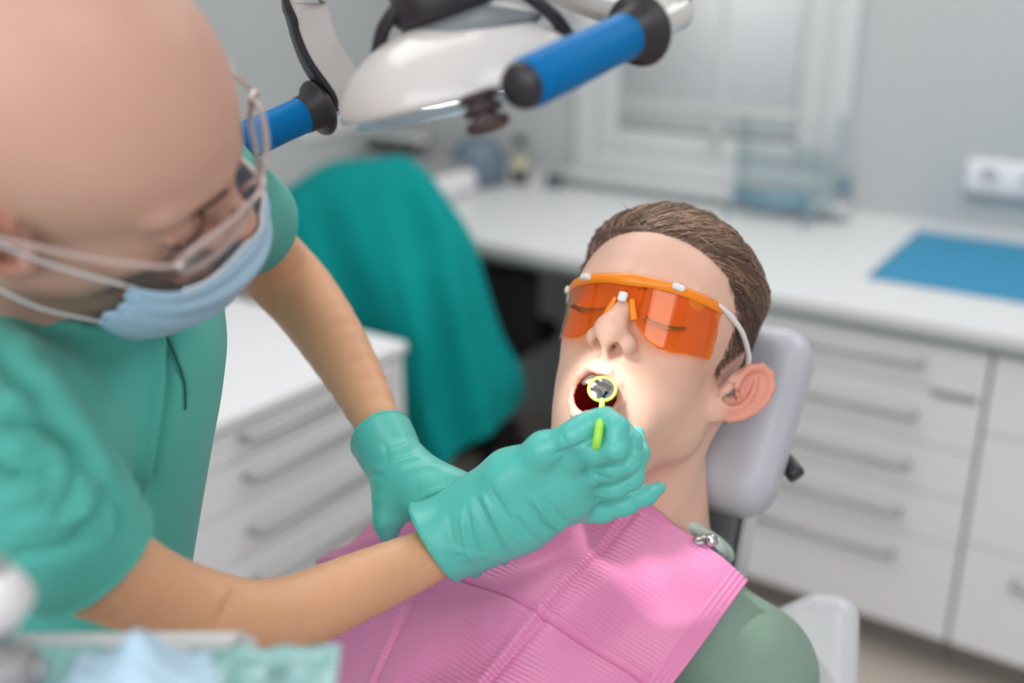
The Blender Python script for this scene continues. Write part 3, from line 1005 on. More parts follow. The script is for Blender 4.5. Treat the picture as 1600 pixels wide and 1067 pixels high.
def strands(n, seed, kind):
    r = np.random.default_rng(seed)
    u = r.normal(size=(n * 6, 3)); u /= ln(u)[:, None]
    L = np.array([0, 45, -8]) + u * np.array([78, 82, 100])
    for _ in range(3):
        g = normals(head_only, L, .5)
        L = L - g * head_only(L)[:, None]
    m = hair_mask(L)
    y = L[:, 1]
    top = np.clip((y - 46) / 34, 0, 1)
    keep = (m > (-1.0 if kind == 'top' else -3.0)) & ((top > .12) if kind == 'top' else (top < .55)) & (L[:, 1] > -52)
    L = L[keep][:n]; top = top[keep][:n]
    k = len(L)
    nrm = normals(head_only, L, .5)
    if kind == 'top':
        comb = np.array([.85, .25, -.8]) + r.normal(size=(k, 3)) * .20
        ln_ = 16 + 22 * top + r.uniform(-6, 8, k)
        rise = r.uniform(.85, 1.22, k)
    else:
        comb = np.array([.0, -.75, -.6]) + r.normal(size=(k, 3)) * .35
        ln_ = 4.5 + r.uniform(0, 4, k) + 8 * top
        rise = np.maximum(hair_thick(L), .2) + r.uniform(.6, 2.6, k) * (.55 + .6 * np.clip(L[:, 1] / 60, 0, 1))
    comb = comb - nrm * (comb * nrm).sum(1)[:, None]
    comb /= ln(comb)[:, None] + 1e-9
    pts = []
    S = 5 if kind == 'top' else 3
    for i in range(S):
        t = i / (S - 1)
        p = L + comb * (ln_ * t)[:, None]
        g = normals(head_only, p, .5)
        off = head_only(p)
        want = (np.maximum(hair_thick(p), .3) * rise + .9) * (1 - (1 - t) ** 9.0) if kind == 'top' else rise * (1 - (1 - t) ** 2.2)
        p = p + g * (want - off)[:, None]
        pts.append(p)
    pts = np.stack(pts, 1)
    rad = np.linspace(.62, .15, S) if kind == 'top' else np.linspace(.26, .1, S)
    d = np.diff(pts, axis=1); d = np.concatenate([d, d[:, -1:]], 1)
    d /= np.linalg.norm(d, axis=2, keepdims=True) + 1e-9
    side = np.cross(d, nrm[:, None, :]); side /= np.linalg.norm(side, axis=2, keepdims=True) + 1e-9
    upv = np.cross(side, d)
    ring = [side, -.5 * side + .866 * upv, -.5 * side - .866 * upv]
    vs = np.stack([pts + q * rad[None, :, None] for q in ring], 2)       # k,S,3,3
    base = (np.arange(k) * S * 3)[:, None, None]
    ii = np.arange(S - 1)[None, :, None]; jj = np.arange(3)[None, None, :]
    a = base + ii * 3 + jj; b = base + ii * 3 + (jj + 1) % 3
    f = np.stack([a, b, b + 3, a + 3], -1).reshape(-1, 4)
    return w_(p_cam(vs.reshape(-1, 3))), f

def strand_tint(n, per, lo, hi, seed):
    r = np.random.default_rng(seed)
    t = r.beta(1.3, 1.8, n)[:, None]
    c = np.array(lin(lo)[:3]) * (1 - t) + np.array(lin(hi)[:3]) * t
    return np.repeat(c, per, 0)
STR = [strands(9000, 3, 'top'), strands(9000, 5, 'side')]
STINT = [strand_tint(len(STR[0][0]) // 15, 15, (52, 36, 27), (190, 152, 124), 1), strand_tint(len(STR[1][0]) // 9, 9, (48, 33, 26), (128, 98, 82), 2)]
o = obj('hair_strands', STR[0], M['hairs'], patient, tint=STINT[0]); o['kind'] = 'stuff'
gs = []
for a_, b_, c_ in (((1004, 352), (990, 334), (972, 318)), ((1012, 350), (1003, 338), (992, 330)), ((1150, 400), (1165, 396), (1176, 402)), ((965, 395), (961, 408), (958, 420))):
    Pq = [px(*a_, .93), px(*b_, .925), px(*c_, .92)]
    gs.append(tube(w_(smoothpath(Pq, 8)), np.linspace(.0004, .00012, 8), 4))
o = obj('stray_hair', join(*gs), M['hairdark'], patient); o['kind'] = 'stuff'
o = obj('short_hair', STR[1], M['hairs'], patient, tint=STINT[1]); o['kind'] = 'stuff'

# lashes, brows
def lid_pts(s):
    return [(s * 15, 8.0, 86.8), (s * 23, 3.6, 90), (s * 31, 2.4, 89.8), (s * 40, 3.4, 86.3), (s * 47, 7.2, 79.5)]
for s in (1, -1):
    P_ = smoothpath(lid_pts(s), 22)
    gs = [tube(w_(p_cam(P_)), .0009, 6)]
    for i in range(2, 22):
        b = P_[i]
        e = b + np.array([s * (i - 11) * .22, -5.2 + .1 * abs(i - 11), 4.6])
        gs.append(tube(w_(p_cam([b, (b + e) / 2 + [0, -.8, 0], e])), [.00045, .0003, .0001], 4))
    obj('eyelashes', join(*gs), M['hairdark'], patient)
    gs = []
    for i in range(60):
        t = rng.uniform(0, 1); xx = 13 + 34 * t
        b = np.array([s * xx, 29 + 5 * math.sin(t * 2.4) - rng.uniform(0, 5), 0])
        b[2] = 120
        for _ in range(6):
            b = b - normals(head_only, b[None], .5)[0] * head_only(b[None])[0]
        e = b + np.array([s * 6, 2.0 - 3 * t, -1.0])
        e = e - normals(head_only, e[None], .5)[0] * (head_only(e[None])[0] - .7)
        gs.append(tube(w_(p_cam([b, e])), [.0005, .0002], 4))
    obj('eyebrow', join(*gs), M['hairdark'], patient)

# teeth along the upper arch and the tongue
tr = []
for i in range(10):
    a = (i - 4.5) * .235
    hgt = 8.5 if abs(i - 4.5) < 2 else 7.5
    wd = 8.4 if abs(i - 4.5) < 1 else 6.6
    c = np.array([21 * math.sin(a), -53.0, 70 + 22 * math.cos(a)])
    v, f = rbox((wd, hgt, 5.5), 1.6, 3)
    ca, sa_ = math.cos(a), math.sin(a)
    v = np.stack([v[:, 0] * ca + v[:, 2] * sa_, v[:, 1], -v[:, 0] * sa_ + v[:, 2] * ca], 1) + c
    obj('tooth', (w_(p_cam(v)), f), M['teeth'], patient)
def tongue(P):
    d = ell(P, (0, -79, 70), (12, 6, 22))
    return smin(d, ell(P, (0, -76, 54), (13, 8, 18)), 6)
V, Fq = surf(tongue, [-22, -95, 20], [22, -60, 102], 1.6)
obj('tongue', (w_(p_cam(V)), Fq), M['tongue'], patient)

# shirt
def shirt(P):
    d = p_torso(P, .0)
    for s, S in ((1, SL), (-1, SR)):
        E_ = S - BU * .25 + BL * s * .05 - BN * .03
        e = cap(P, S, S + (E_ - S) * .85, .062, .056)
        d = smin(d, e, .025)
    q = (P - NB.astype(P.dtype)) @ unit(BU * .85 + BN * .5)
    d = smax(d, (q - .016).astype(P.dtype), .006)                     # neckline
    q2 = (P - CH.astype(P.dtype)) @ BU
    return smax(d, (-q2 - .50).astype(P.dtype), .01)
V, Fq = surf(shirt, [-.36, -.66, -1.45], [.48, .10, -.62], .0042)
V = creases(V, shirt, [([(1190, 935), (1150, 1000), (1110, 1067)], 14, -1.5), ([(1215, 975), (1190, 1040)], 16, 1.6)])
tee = obj('t_shirt', (w_(V), Fq), M['shirt'], patient)
NA = unit(BU * .9 + BN * .42)
ca_, cb_, _ = frame_of(NA)
ring = [NB + NA * .012 + BN * .006 + .066 * (math.cos(t) * ca_ + math.sin(t) * cb_) for t in np.linspace(0, 2 * math.pi, 48, endpoint=False)]
obj('shirt_collar', tube(w_(np.array(ring)), .0065, 10, closed=True), M['collar'], patient)

# legs in trousers, on the seat outside the picture
def trousers(P):
    d = None
    for s in (1, -1):
        hip = CH - BU * .52 + BL * s * .085 - BN * .03
        kn = hip - BU * .40 + BL * s * .03 + BN * .06
        an = kn - BU * .40 - BN * .05
        e = chain(P, [hip, kn, an], [.092, .066, .045], .03)
        d = e if d is None else smin(d, e, .03)
    q2 = (P - CH.astype(P.dtype)) @ BU
    return smax(d, (q2 + .47).astype(P.dtype), .01)
lo_ = np.minimum(CH - BU * 1.5, CH) - .3; hi_ = np.maximum(CH - BU * 1.5, CH) + .3
V, Fq = surf(trousers, lo_, hi_, .009)
obj('trousers', (w_(V), Fq), M['trousers'], patient)

# ================================================================== orange safety glasses
gl_ = thing('safety_glasses', 'orange tinted safety glasses with white arms worn by the lying patient', 'glasses', w_(p_cam((0, -5, 100))))
def wrap(s, y, out=0.0):
    """lens surface: s in -1..1 across"""
    a = s * 1.33
    r = 66 + out
    x = r * np.sin(a) * .98
    y = y + 0 * x
    cr, sr = math.cos(.085), math.sin(.085)
    return np.stack([x * cr - (y - 14) * sr, 14 + x * sr + (y - 14) * cr, 36 + (r - 1) * np.cos(a) - .05 * (30 - y)], -1)
ns, nv = 97, 30
ss = np.linspace(-1, 1, ns)
a_s = np.abs(ss)
topy = 31 + 3 * a_s ** 2.0
boty = catmull(np.stack([np.interp(a_s, [0, .04, .10, .17, .26, .38, .52, .70, .86, .95, 1.0], [13, 11, 4, -7, -15, -19.5, -19.5, -15.5, -12.5, -11.5, -4])], 1), ns)[:, 0]
grid = np.zeros((ns, nv, 3))
for j in range(nv):
    t = j / (nv - 1)
    grid[:, j] = wrap(ss, topy * (1 - t) + boty * t)
obj('lens', (w_(p_cam(grid.reshape(-1, 3))), gridfaces(ns, nv)), M['orange'], gl_, solid=.0016)
bar = wrap(ss, topy - 2.5, 1.2)
hb = np.interp(a_s, [0, .1, .2, .9, 1], [4.5, 4, 3.4, 3.2, 2.6])
gs = []
for k_ in range(ns - 1):
    pass
bt_ = np.stack([wrap(ss, topy - 3 + hb * 1.25, 2.4), wrap(ss, topy - 3 + hb * .6, 3.4), wrap(ss, topy - 3 - hb, 2.6), wrap(ss, topy - 3 - hb, .2), wrap(ss, topy - 3 + hb * 1.25, -.6)], 1)
obj('brow_bar', (w_(p_cam(bt_.reshape(-1, 3))), np.concatenate([gridfaces(ns, 5), np.stack([np.arange(ns - 1) * 5 + 4, np.arange(1, ns) * 5 + 4, np.arange(1, ns) * 5, np.arange(ns - 1) * 5], 1)])), M['orangebar'], gl_)
for s in (1, -1):
    cb = wrap(np.linspace(s * .075, s * .135, 10), np.linspace(13, -3, 10), 1.6)
    obj('nose_pad', tube(w_(p_cam(cb)), np.linspace(.0022, .0030, 10) * PS, 8, flat=.6), M['orangebar'], gl_)
def clip_at(s, y, sz):
    p = wrap(np.array([s]), np.array([y]), 4)[0]
    a = s * 1.33
    v, f = rbox(sz, min(sz) * .35, 3)
    v = np.stack([v[:, 0] * math.cos(a) + v[:, 2] * math.sin(a), v[:, 1], -v[:, 0] * math.sin(a) + v[:, 2] * math.cos(a)], 1) + p
    return w_(p_cam(v)), f
for s, y, sz in ((.44, 30, (10, 5, 6)), (-.44, 30, (10, 5, 6)), (0.0, 13, (7, 8, 5)), (-.94, 31, (6, 6, 5))):
    obj('clip', clip_at(s, y, sz), M['whiteplastic'], gl_)
for s in (1, -1):
    k5 = 5.3 * s
    tp = [(s * 59, 33 + k5, 60), (s * 62, 33 + k5, 55), (s * 68, 32.5 + .8 * k5, 44), (s * 75, 30 + .5 * k5, 26), (s * 79, 26, 8), (s * 80, 20, -6), (s * 77, 8, -26), (s * 75, -8, -36)]
    P_ = smoothpath(tp, 30)
    obj('arm', tube(w_(p_cam(P_)), np.interp(np.linspace(0, 1, 30), [0, .3, .55, 1], [.0032, .0040, .0030, .0022]) * PS, 10, flat=.55), M['whiteplastic'], gl_)

# ================================================================== pink bib with its ridges and folds
BC = [  # columns from his left edge to his right edge, rows top to bottom: (x, y, depth)
    [(1166, 909, .962), (1102, 998, .93), (1035, 1090, .89), (968, 1185, .85), (900, 1280, .81)],
    [(1082, 842, .968), (1012, 934, .938), (942, 1030, .892), (870, 1126, .85), (792, 1226, .81)],
    [(998, 795, .968), (925, 880, .93), (850, 970, .888), (766, 1067, .845), (690, 1170, .80)],
    [(900, 765, .99), (838, 836, .962), (765, 918, .922), (692, 1022, .88), (622, 1130, .835)],
    [(800, 750, 1.035), (738, 818, 1.005), (672, 892, .968), (618, 1002, .925), (572, 1112, .875)],
    [(705, 770, 1.09), (642, 822, 1.06), (586, 882, 1.028), (545, 985, .985), (510, 1100, .935)],
    [(608, 806, 1.16), (552, 846, 1.13), (502, 892, 1.095), (470, 982, 1.05), (440, 1090, 1.0)],
]
nu, nv = 300, 420
Cg = np.array([[px(*p) for p in col] for col in BC])
G = catmull(catmull(Cg, nu, 0), nv, 1)
e1 = np.gradient(G, axis=0); e2 = np.gradient(G, axis=1)
N_ = np.cross(e2, e1); N_ /= np.linalg.norm(N_, axis=2, keepdims=True)
if (N_[..., 2].mean() < 0): N_ = -N_
U_ = np.linspace(0, 1, nu)[:, None]; W_ = np.linspace(0, 1, nv)[None, :]
arc = np.cumsum(np.linalg.norm(np.diff(G[100], axis=0, prepend=G[100][:1]), axis=1))[None, :]
marg = np.clip((U_ - .045) / .01, 0, 1)
h = marg * .00042 * np.sin(arc / .0046 * 2 * math.pi + .0 * U_)
edge_r = (1 - marg) * .0006 * np.sin(U_ / .0135 * 2 * math.pi)
fold = 0
for uc, am, wd in ((.335, -.0030, .010), (.668, -.0022, .010)):
    fold = fold + am * np.exp(-((U_ - uc) / wd) ** 2) - am * .7 * np.exp(-((U_ - uc - .02) / .014) ** 2)
for vc, am, wd in ((.50, -.0030, .008),):
    fold = fold + am * np.exp(-((W_ - vc) / wd) ** 2) - am * .7 * np.exp(-((W_ - vc + .018) / .012) ** 2)
wob = .004 * np.sin(U_ * 9 + W_ * 5) * np.sin(W_ * 7 + 1) + .0025 * np.sin(U_ * 21 - W_ * 13)
ten = -.010 * np.exp(-(((U_ - .42 - .25 * (W_ - .18)) / .05) ** 2)) * np.exp(-((W_ - .28) / .14) ** 2)
G = G + N_ * (h + edge_r + fold + wob + ten + .004)[..., None]
Gf = G.reshape(-1, 3)
for _ in range(3):
    dd = shirt(Gf.astype(np.float32)) if _ >= 0 else 0
    db = p_body(Gf.astype(np.float32))
    dmin = np.minimum(dd, db)
    Gf = Gf + N_.reshape(-1, 3) * np.clip(.003 - dmin, 0, .02)[:, None]
G = Gf.reshape(nu, nv, 3)
bib = thing('dental_bib', 'pink ridged paper bib spread over the chest of the patient', 'bib', w_(CH + BN * .10))
obj('paper_sheet', (w_(G.reshape(-1, 3)), gridfaces(nu, nv)), M['bib'], bib, solid=.0007)
# chain clip at the neck
ck = thing('bib_clip', 'small steel clip holding the bib at the side of the neck', 'clip', pw(1104, 846, .958))
d1 = unit(px(1122, 846, .962) - px(1083, 842, .953))
def clipbar(a, b, r0, r1, dz):
    return tube(w_(np.array([px(*a), px((a[0] + b[0]) / 2, (a[1] + b[1]) / 2 - dz, a[2]), px(*b)])), [r0, r1, r0], 8, flat=.6)
obj('jaw', clipbar((1082, 843, .952), (1106, 838, .953), .0016, .0030, 1), M['steel_bright'], ck)
obj('jaw', clipbar((1082, 845, .957), (1106, 849, .958), .0016, .0028, -1), M['steel_bright'], ck)
obj('grip', clipbar((1104, 838, .953), (1119, 841, .955), .0030, .0040, 2), M['steel_bright'], ck)
v, f = lathe([(.0042, -.004), (.0046, 0), (.0042, .004), (.001, .005)], pw(1112, 846, .955), MCAM @ np.array([0.6, .5, 1]), 16)
obj('rivet', (v, f), M['steel_bright'], ck)
cp = smoothpath([px(1118, 845, .958), px(1126, 858, .965), px(1128, 866, .985), px(1120, 868, .995), px(1108, 864, 1.03)], 26)
obj('neck_cord', tube(w_(cp), .0040, 8), M['collar'], ck)

# ================================================================== dental chair
chr_ = thing('dental_chair', 'grey vinyl dental chair with a padded headrest under the patient', 'chair', w_(CH - BU * .3) * [1, 1, 0])
HC = p_cam((20, 0, -124))
HR = PR
def headrest(P):
    Q = (P - HC.astype(P.dtype)) @ HR.astype(P.dtype)
    q = Q.copy()
    q[:, 2] = q[:, 2] - (np.abs(q[:, 0]) ** 2) * 1.6
    b = np.abs(q) - np.array([.066, .062, .008], P.dtype)
    d = ln(np.maximum(b, 0)) + np.minimum(b.max(1), 0) - .036
    return d
V, Fq = surf(headrest, HC - .22, HC + .22, .005)
obj('headrest', (w_(V), Fq), M['chair'], chr_)
def backrest(P):
    Q = np.stack([(P - CH.astype(P.dtype)) @ BL, (P - CH.astype(P.dtype)) @ BU, (P - CH.astype(P.dtype)) @ BN], 1)
    w = np.interp(Q[:, 1], [-.6, -.1, .06, .2, .4], [.25, .25, .21, .10, .075]).astype(P.dtype)
    b = np.stack([np.abs(Q[:, 0] - .03) - w, np.abs(Q[:, 1] + .12) - .40, np.abs(Q[:, 2] + .165 - .25 * Q[:, 0] ** 2) - .018], 1)
    return (ln(np.maximum(b, 0)) + np.minimum(b.max(1), 0) - .018) * .8
V, Fq = surf(backrest, CH - .72, CH + .62, .008)
obj('backrest', (w_(V), Fq), M['chairdark'], chr_)
# post between backrest and headrest, its bright edge, knobs
PA, PB = px(1118, 720, 1.10), px(1085, 900, 1.12)
pd = unit(PB - PA); pl = unit(BL - pd * BL.dot(pd)); pn = np.cross(pl, pd)
def slab(c, sx, sy, sz, r, seg=3):
    v, f = rbox((sx, sy, sz), r, seg)
    return w_(c + v[:, :1] * pl + v[:, 1:2] * (-pd) + v[:, 2:] * pn), f
obj('neck_post', slab((PA + PB) / 2 - pl * .010, np.interp(0, [0, 1], [.105, .1]), np.linalg.norm(PB - PA) + .06, .03, .012), M['chairdark'], chr_)
obj('post_edge', slab((PA + PB) / 2 + pl * .046 + pd * .004, .008, np.linalg.norm(PB - PA) + .05, .036, .003), M['chairshell'], chr_)
kb = obj('tilt_knob', lathe([(.006, 0), (.0085, .002), (.0095, .022), (.0085, .027), (.0035, .028)], pw(1221, 712, 1.06), MCAM @ unit(px(1240, 737, 1.05) - px(1221, 712, 1.06)), 20), M['rubber'], chr_)
obj('knob_screw', lathe([(.0034, 0), (.0034, .0012), (.001, .0014)], pw(1238.5, 735, 1.0505), MCAM @ unit(px(1240, 737, 1.05) - px(1221, 712, 1.06)), 12), M['steel'], kb)
obj('stop_block', slab(px(1159, 763, 1.085), .012, .012, .012, .002), M['black'], chr_)
# wide moulded arm beside the shoulder
def arm_shell(P):
    c = px(1268, 1010, 1.10)
    q = P - c.astype(P.dtype)
    a1 = unit(np.array([.97, -.05, .22])); a2 = np.array([-.02, .93, -.36]); a2 = unit(a2 - a1 * a1.dot(a2)); a3 = np.cross(a1, a2)
    Q = np.stack([q @ a1, q @ a2, q @ a3], 1)
    x = Q[:, 0].copy()
    tilt = np.clip(-(x + .0), 0, .1) * .55
    b = np.stack([np.abs(x + .006) - .026, np.abs(Q[:, 1] + .082 + tilt) - .11, np.abs(Q[:, 2]) - .02], 1)
    return (ln(np.maximum(b, 0)) + np.minimum(b.max(1), 0) - .025) * .85
V, Fq = surf(arm_shell, px(1268, 1010, 1.10) - .28, px(1268, 1010, 1.10) + .28, .005)
obj('arm_rest', (w_(V), Fq), M['chairshell'], chr_)
# seat, leg rest and base, out of the picture below
def bodyslab(c, sx, sy, sz, r, seg=4):
    v, f = rbox((sx, sy, sz), r, seg)
    return w_(c + v[:, :1] * BL + v[:, 1:2] * BU + v[:, 2:] * BN), f
obj('seat', bodyslab(CH - BU * .78 - BN * .155, .50, .50, .07, .03), M['chair'], chr_)
obj('leg_rest', bodyslab(CH - BU * 1.25 - BN * .15, .42, .48, .06, .028), M['chair'], chr_)
bp0 = w_(CH - BU * .62 - BN * .2)
obj('column', lathe([(.12, 0), (.11, .02), (.09, bp0[2] - .1), (.10, bp0[2] - .02)], [bp0[0], bp0[1], .03], (0, 0, 1), 32), M['chairshell'], chr_)
obj('base_plate', lathe([(.32, 0), (.32, .02), (.28, .04), (.12, .05)], [bp0[0], bp0[1], 0.0], (0, 0, 1), 48), M['chairshell'], chr_)

# ================================================================== THE DENTIST
DS = 1.08
DT = np.array([-.2522, .1134, -.5825]) * DS
DRm = axis_angle((1.1287, 1.4275, .4368))
DEAR = ((77, -2, 0), 0.25, 0.55, 1.08)

def d_loc(P):
    return ((P - DT.astype(P.dtype)) @ DRm.astype(P.dtype)) * (1000 / DS)

def d_cam(L):
    return DT + (np.asarray(L, float) * DS / 1000) @ DRm.T

def dhead_only(L):
    return head_sdf(L.astype(np.float32), False)

R_ARM = [(-15, 720, .60, 84), (70, 800, .625, 84), (150, 880, .655, 80), (240, 925, .69, 65), (320, 948, .715, 56), (385, 962, .735, 55),
         (460, 957, .765, 57), (540, 925, .795, 53), (610, 895, .82, 47), (676, 866, .84, 40), (745, 828, .845, 32)]
L_ARM = [(310, 310, .90, 70), (370, 352, .98, 60), (425, 415, 1.05, 58), (470, 462, 1.06, 55), (515, 530, 1.035, 49), (560, 608, 1.00, 41), (600, 682, .96, 33),
         (622, 725, .935, 32)]

def pxchain(P, arr, k):
    pts = [px(a, b, d) for a, b, d, r in arr]
    rs = [r * d / FPX for a, b, d, r in arr]
    return chain(P, pts, rs, k)

R_ARM = [tuple(r_) for r_ in catmull(np.array(R_ARM, float), 25)]
L_ARM[4:6] = [(517, 528, 1.035, 50), (562, 604, 1.0, 42)]
L_ARM = [tuple(r_) for r_ in catmull(np.array(L_ARM, float), 22)]
TA, TB = px(95, 600, .85), px(20, 1010, .90)
def d_trunk(P, g=0.0):
    d = cap(P, TA, TB, .108 + g, .112 + g)
    d = smin(d, cap(P, px(60, 560, .80), px(20, 690, .70), .075 + g, .07 + g), .06)      # near shoulder mass
    d = smin(d, cap(P, px(140, 470, .86), px(290, 330, .92), .07 + g, .06 + g), .06)     # far shoulder
    return d

def d_body(P):
    L = d_loc(P)
    far = ln(L)
    near = far < 190
    d = (far - 150).astype(P.dtype)
    if near.any():
        d[near] = head_with_ears(L[near], False, *DEAR)
    d = d * (DS / 1000)
    d = smin(d, cap(P, d_cam((0, -35, -40)), px(110, 500, .80), .058, .062), .03)
    d = smin(d, d_trunk(P, -.012), .03)
    d = smin(d, pxchain(P, R_ARM, .004), .02)
    d = smin(d, pxchain(P, L_ARM, .004), .02)
    return d

def d_tint(V):
    L = d_loc(V.astype(np.float32)).astype(float)
    T = np.tile(np.array(lin((220, 166, 130))[:3]), (len(V), 1))
    inhead = ln(L) < 175
    T[inhead] = np.array(lin((214, 168, 150))[:3])
    def mixin(mask, rgb):
        m = np.clip(mask, 0, 1)[:, None]
        T[:] = T * (1 - m) + np.array(lin(rgb)[:3]) * m
    ax = np.abs(L[:, 0])
    zf = np.interp(L[:, 1], [-60, -10, 20, 60, 95, 125], [-50, 10, 10, -5, -25, -60])
    mixin(np.clip((zf - L[:, 2]) / 22, 0, 1) * inhead * (L[:, 1] > -55) * .45, (150, 128, 116))     # shaved scalp
    g = lambda c, r: np.exp(-(((np.stack([ax, L[:, 1], L[:, 2]], 1) - c) / r) ** 2).sum(1)) * inhead
    mixin(g((20, 30, 95), (18, 9, 14)) * .25, (190, 120, 96))
    mixin(g((0, -16, 110), (13, 12, 14)) * .4, (206, 132, 112))
    ear = np.clip((ax - 74) / 8, 0, 1) * (np.abs(L[:, 1]) < 50) * inhead
    mixin(ear * .6, (206, 120, 98))
    return T

dent = thing('person', 'bald person in teal scrubs, pale blue mask and teal gloves bending over the lying patient', 'person', w_(TB) * [1, 1, 0] + [0, 0, .02])
V, Fq = surf(d_body, [-.46, -.42, -1.18], [.02, .36, -.40], .0034)
V = creases(V, d_body, [([(370, 918), (354, 945), (340, 978)], 5, -3.2), ([(382, 926), (366, 955)], 5, -1.6), ([(352, 920), (336, 950)], 8, 1.5), ([(395, 395), (415, 445), (430, 485), (440, 492)], 6, -3.2)])
obj('body', (w_(V), Fq), M['skin_d'], dent, tint=d_tint(V))

# brows
for s in (1, -1):
    gs = []
    for i in range(130):
        t = rng.uniform(0, 1); xx = 12 + 38 * t
        b = np.array([s * xx, 28 + 5 * math.sin(t * 2.3) - rng.uniform(0, 8), 120.])
        for _ in range(6):
            b = b - normals(dhead_only, b[None], .5)[0] * dhead_only(b[None])[0]
        e = b + np.array([s * 8, 2.0 - 3 * t, -1.0])
        e = e - normals(dhead_only, e[None], .5)[0] * (dhead_only(e[None])[0] - 1.2)
        gs.append(tube(w_(d_cam([b, e])), [.0006, .0002], 4))
    obj('eyebrow', join(*gs), M['hairdark'], dent)
    P_ = smoothpath(lid_pts(s), 16)
    gs = [tube(w_(d_cam(P_)), .0009, 6)]
    for i in range(1, 15):
        b = P_[i]; e = b + np.array([s * (i - 8) * .25, -5, 5.])
        gs.append(tube(w_(d_cam([b, e])), [.0005, .0001], 4))
    obj('eyelashes', join(*gs), M['hairdark'], dent)

# scrubs ------------------------------------------------------------
RS0, RS1 = px(-30, 705, .605), px(150, 880, .655)
RAX = unit(px(150, 880, .655) - px(10, 740, .61))
LS0, LS1 = px(300, 305, .90), px(392, 352, 1.0)
LAX = unit(LS1 - LS0)
def scrubs(P):
    d = d_trunk(P, .004)
    # hanging front panel of the tunic
    d = smin(d, cap(P, px(150, 560, .80), px(95, 900, .83), .088, .096), .04)
    d = smin(d, cap(P, px(215, 520, .86), px(150, 800, .90), .050, .062), .05)
    sl = smin(cap(P, RS0, RS1, .050, .043), cap(P, px(-60, 640, .64), px(60, 790, .62), .06, .045), .03)
    q = ((P - px(150, 872, .655).astype(P.dtype)) @ RAX).astype(P.dtype)
    sl = smax(sl, q, .003)
    d = smin(d, sl, .016)
    sl2 = cap(P, LS0, LS1, .062, .050)
    q2 = ((P - LS1.astype(P.dtype)) @ LAX).astype(P.dtype)
    sl2 = smax(sl2, q2, .003)
    d = smin(d, sl2, .02)
    # neck opening
    d = smax(d, -cap(P, px(95, 448, .80), px(180, 330, .72), .056, .075), .006)
    return d
V, Fq = surf(scrubs, [-.50, -.44, -1.12], [.0, .24, -.44], .0036)
SF = [
    ([(-10, 545), (60, 622), (110, 688), (170, 756)], 15, -8.0),
    ([(0, 500), (70, 585), (140, 690), (180, 765)], 20, 3.5),
    ([(-10, 728), (40, 742), (92, 736)], 6, -8.0),
    ([(-10, 662), (55, 658), (95, 678), (122, 700)], 8, -7.0),
    ([(168, 754), (156, 795), (110, 838)], 8, -4.5),
    ([(168, 754), (186, 800), (194, 850)], 8, -3.5),
    ([(124, 712), (112, 770), (80, 815)], 8, -3.5),
    ([(146, 766), (124, 815)], 9, 3.0), ([(176, 780), (176, 845)], 8, 2.0),
    ([(10, 700), (60, 698), (108, 716)], 9, 4.5), ([(0, 785), (70, 768)], 10, 4.0), ([(20, 825), (110, 812), (150, 790)], 10, 3.5),
    ([(10, 868), (80, 862), (160, 832)], 10, -4.5), ([(0, 625), (50, 622), (96, 660)], 14, 4.0),
    ([(242, 470), (248, 560), (238, 640), (224, 720), (212, 790)], 9, 4.0),
    ([(262, 500), (262, 600), (246, 700), (232, 790)], 11, -4.5),
    ([(254, 512), (272, 556), (290, 600), (291, 640)], 3.0, -2.2),
    ([(30, 470), (120, 520), (200, 560)], 34, -3.0),
    ([(60, 580), (120, 600), (190, 700)], 30, 2.5),
    ([(242, 470), (248, 560), (238, 640), (224, 720), (212, 790)], 10, 4.0),
    ([(262, 500), (262, 600), (246, 700), (232, 790)], 12, -4.0),
    ([(254, 512), (272, 556), (290, 600), (291, 640)], 3.0, -2.2),
    ([(30, 470), (120, 520), (200, 560)], 34, -3.0),
    ([(20, 520), (90, 560), (150, 640)], 26, 3.0),
]
V = creases(V, scrubs, [(p_, w_d * .9, a_ * 1.15) for p_, w_d, a_ in SF])
scr = obj('scrub_top', (w_(V), Fq), M['scrubs'], dent)
def on_surf(fn, pts, d0, off=.0008):
    """drop measured points onto a modelled surface along the line of sight"""
    out = []
    for (x, y) in pts:
        r = px(x, y, 1.0)
        t = d0 - .25
        for _ in range(120):
            s_ = fn((r * t)[None].astype(np.float32))[0]
            if s_ < off: break
            t += max(s_ * .7, .0004)
        out.append(r * t)
    return np.array(out)
pk_ = smoothpath(on_surf(scrubs, [(256, 508), (262, 530), (275, 560), (288, 598), (290, 640)], .80), 24)
obj('seam_piping', tube(w_(pk_), .0008, 6), M['scrubtrim'], scr)
nb_ = smoothpath(on_surf(scrubs, [(258, 506), (280, 496), (300, 482), (314, 468)], .80), 16)
obj('neck_band', tube(w_(nb_), .0022, 6, flat=.5), M['scrubs'], scr)
# sleeve hem bands
ha, hb_, _ = frame_of(RAX)
def hem(c, ax, fn, rr):
    a, b, _ = frame_of(ax)
    out = []
    for t in np.linspace(0, 2 * math.pi, 56, endpoint=False):
        dv = math.cos(t) * a + math.sin(t) * b
        r = rr
        for _ in range(30):
            s_ = fn((c + dv * r)[None].astype(np.float32))[0]
            r -= s_ * .8
        out.append(c + dv * r)
    return np.array(out)
obj('sleeve_hem', tube(w_(hem(px(150, 872, .655) - RAX * .004, RAX, scrubs, .045)), .0016, 8, closed=True), M['scrubs'], scr)

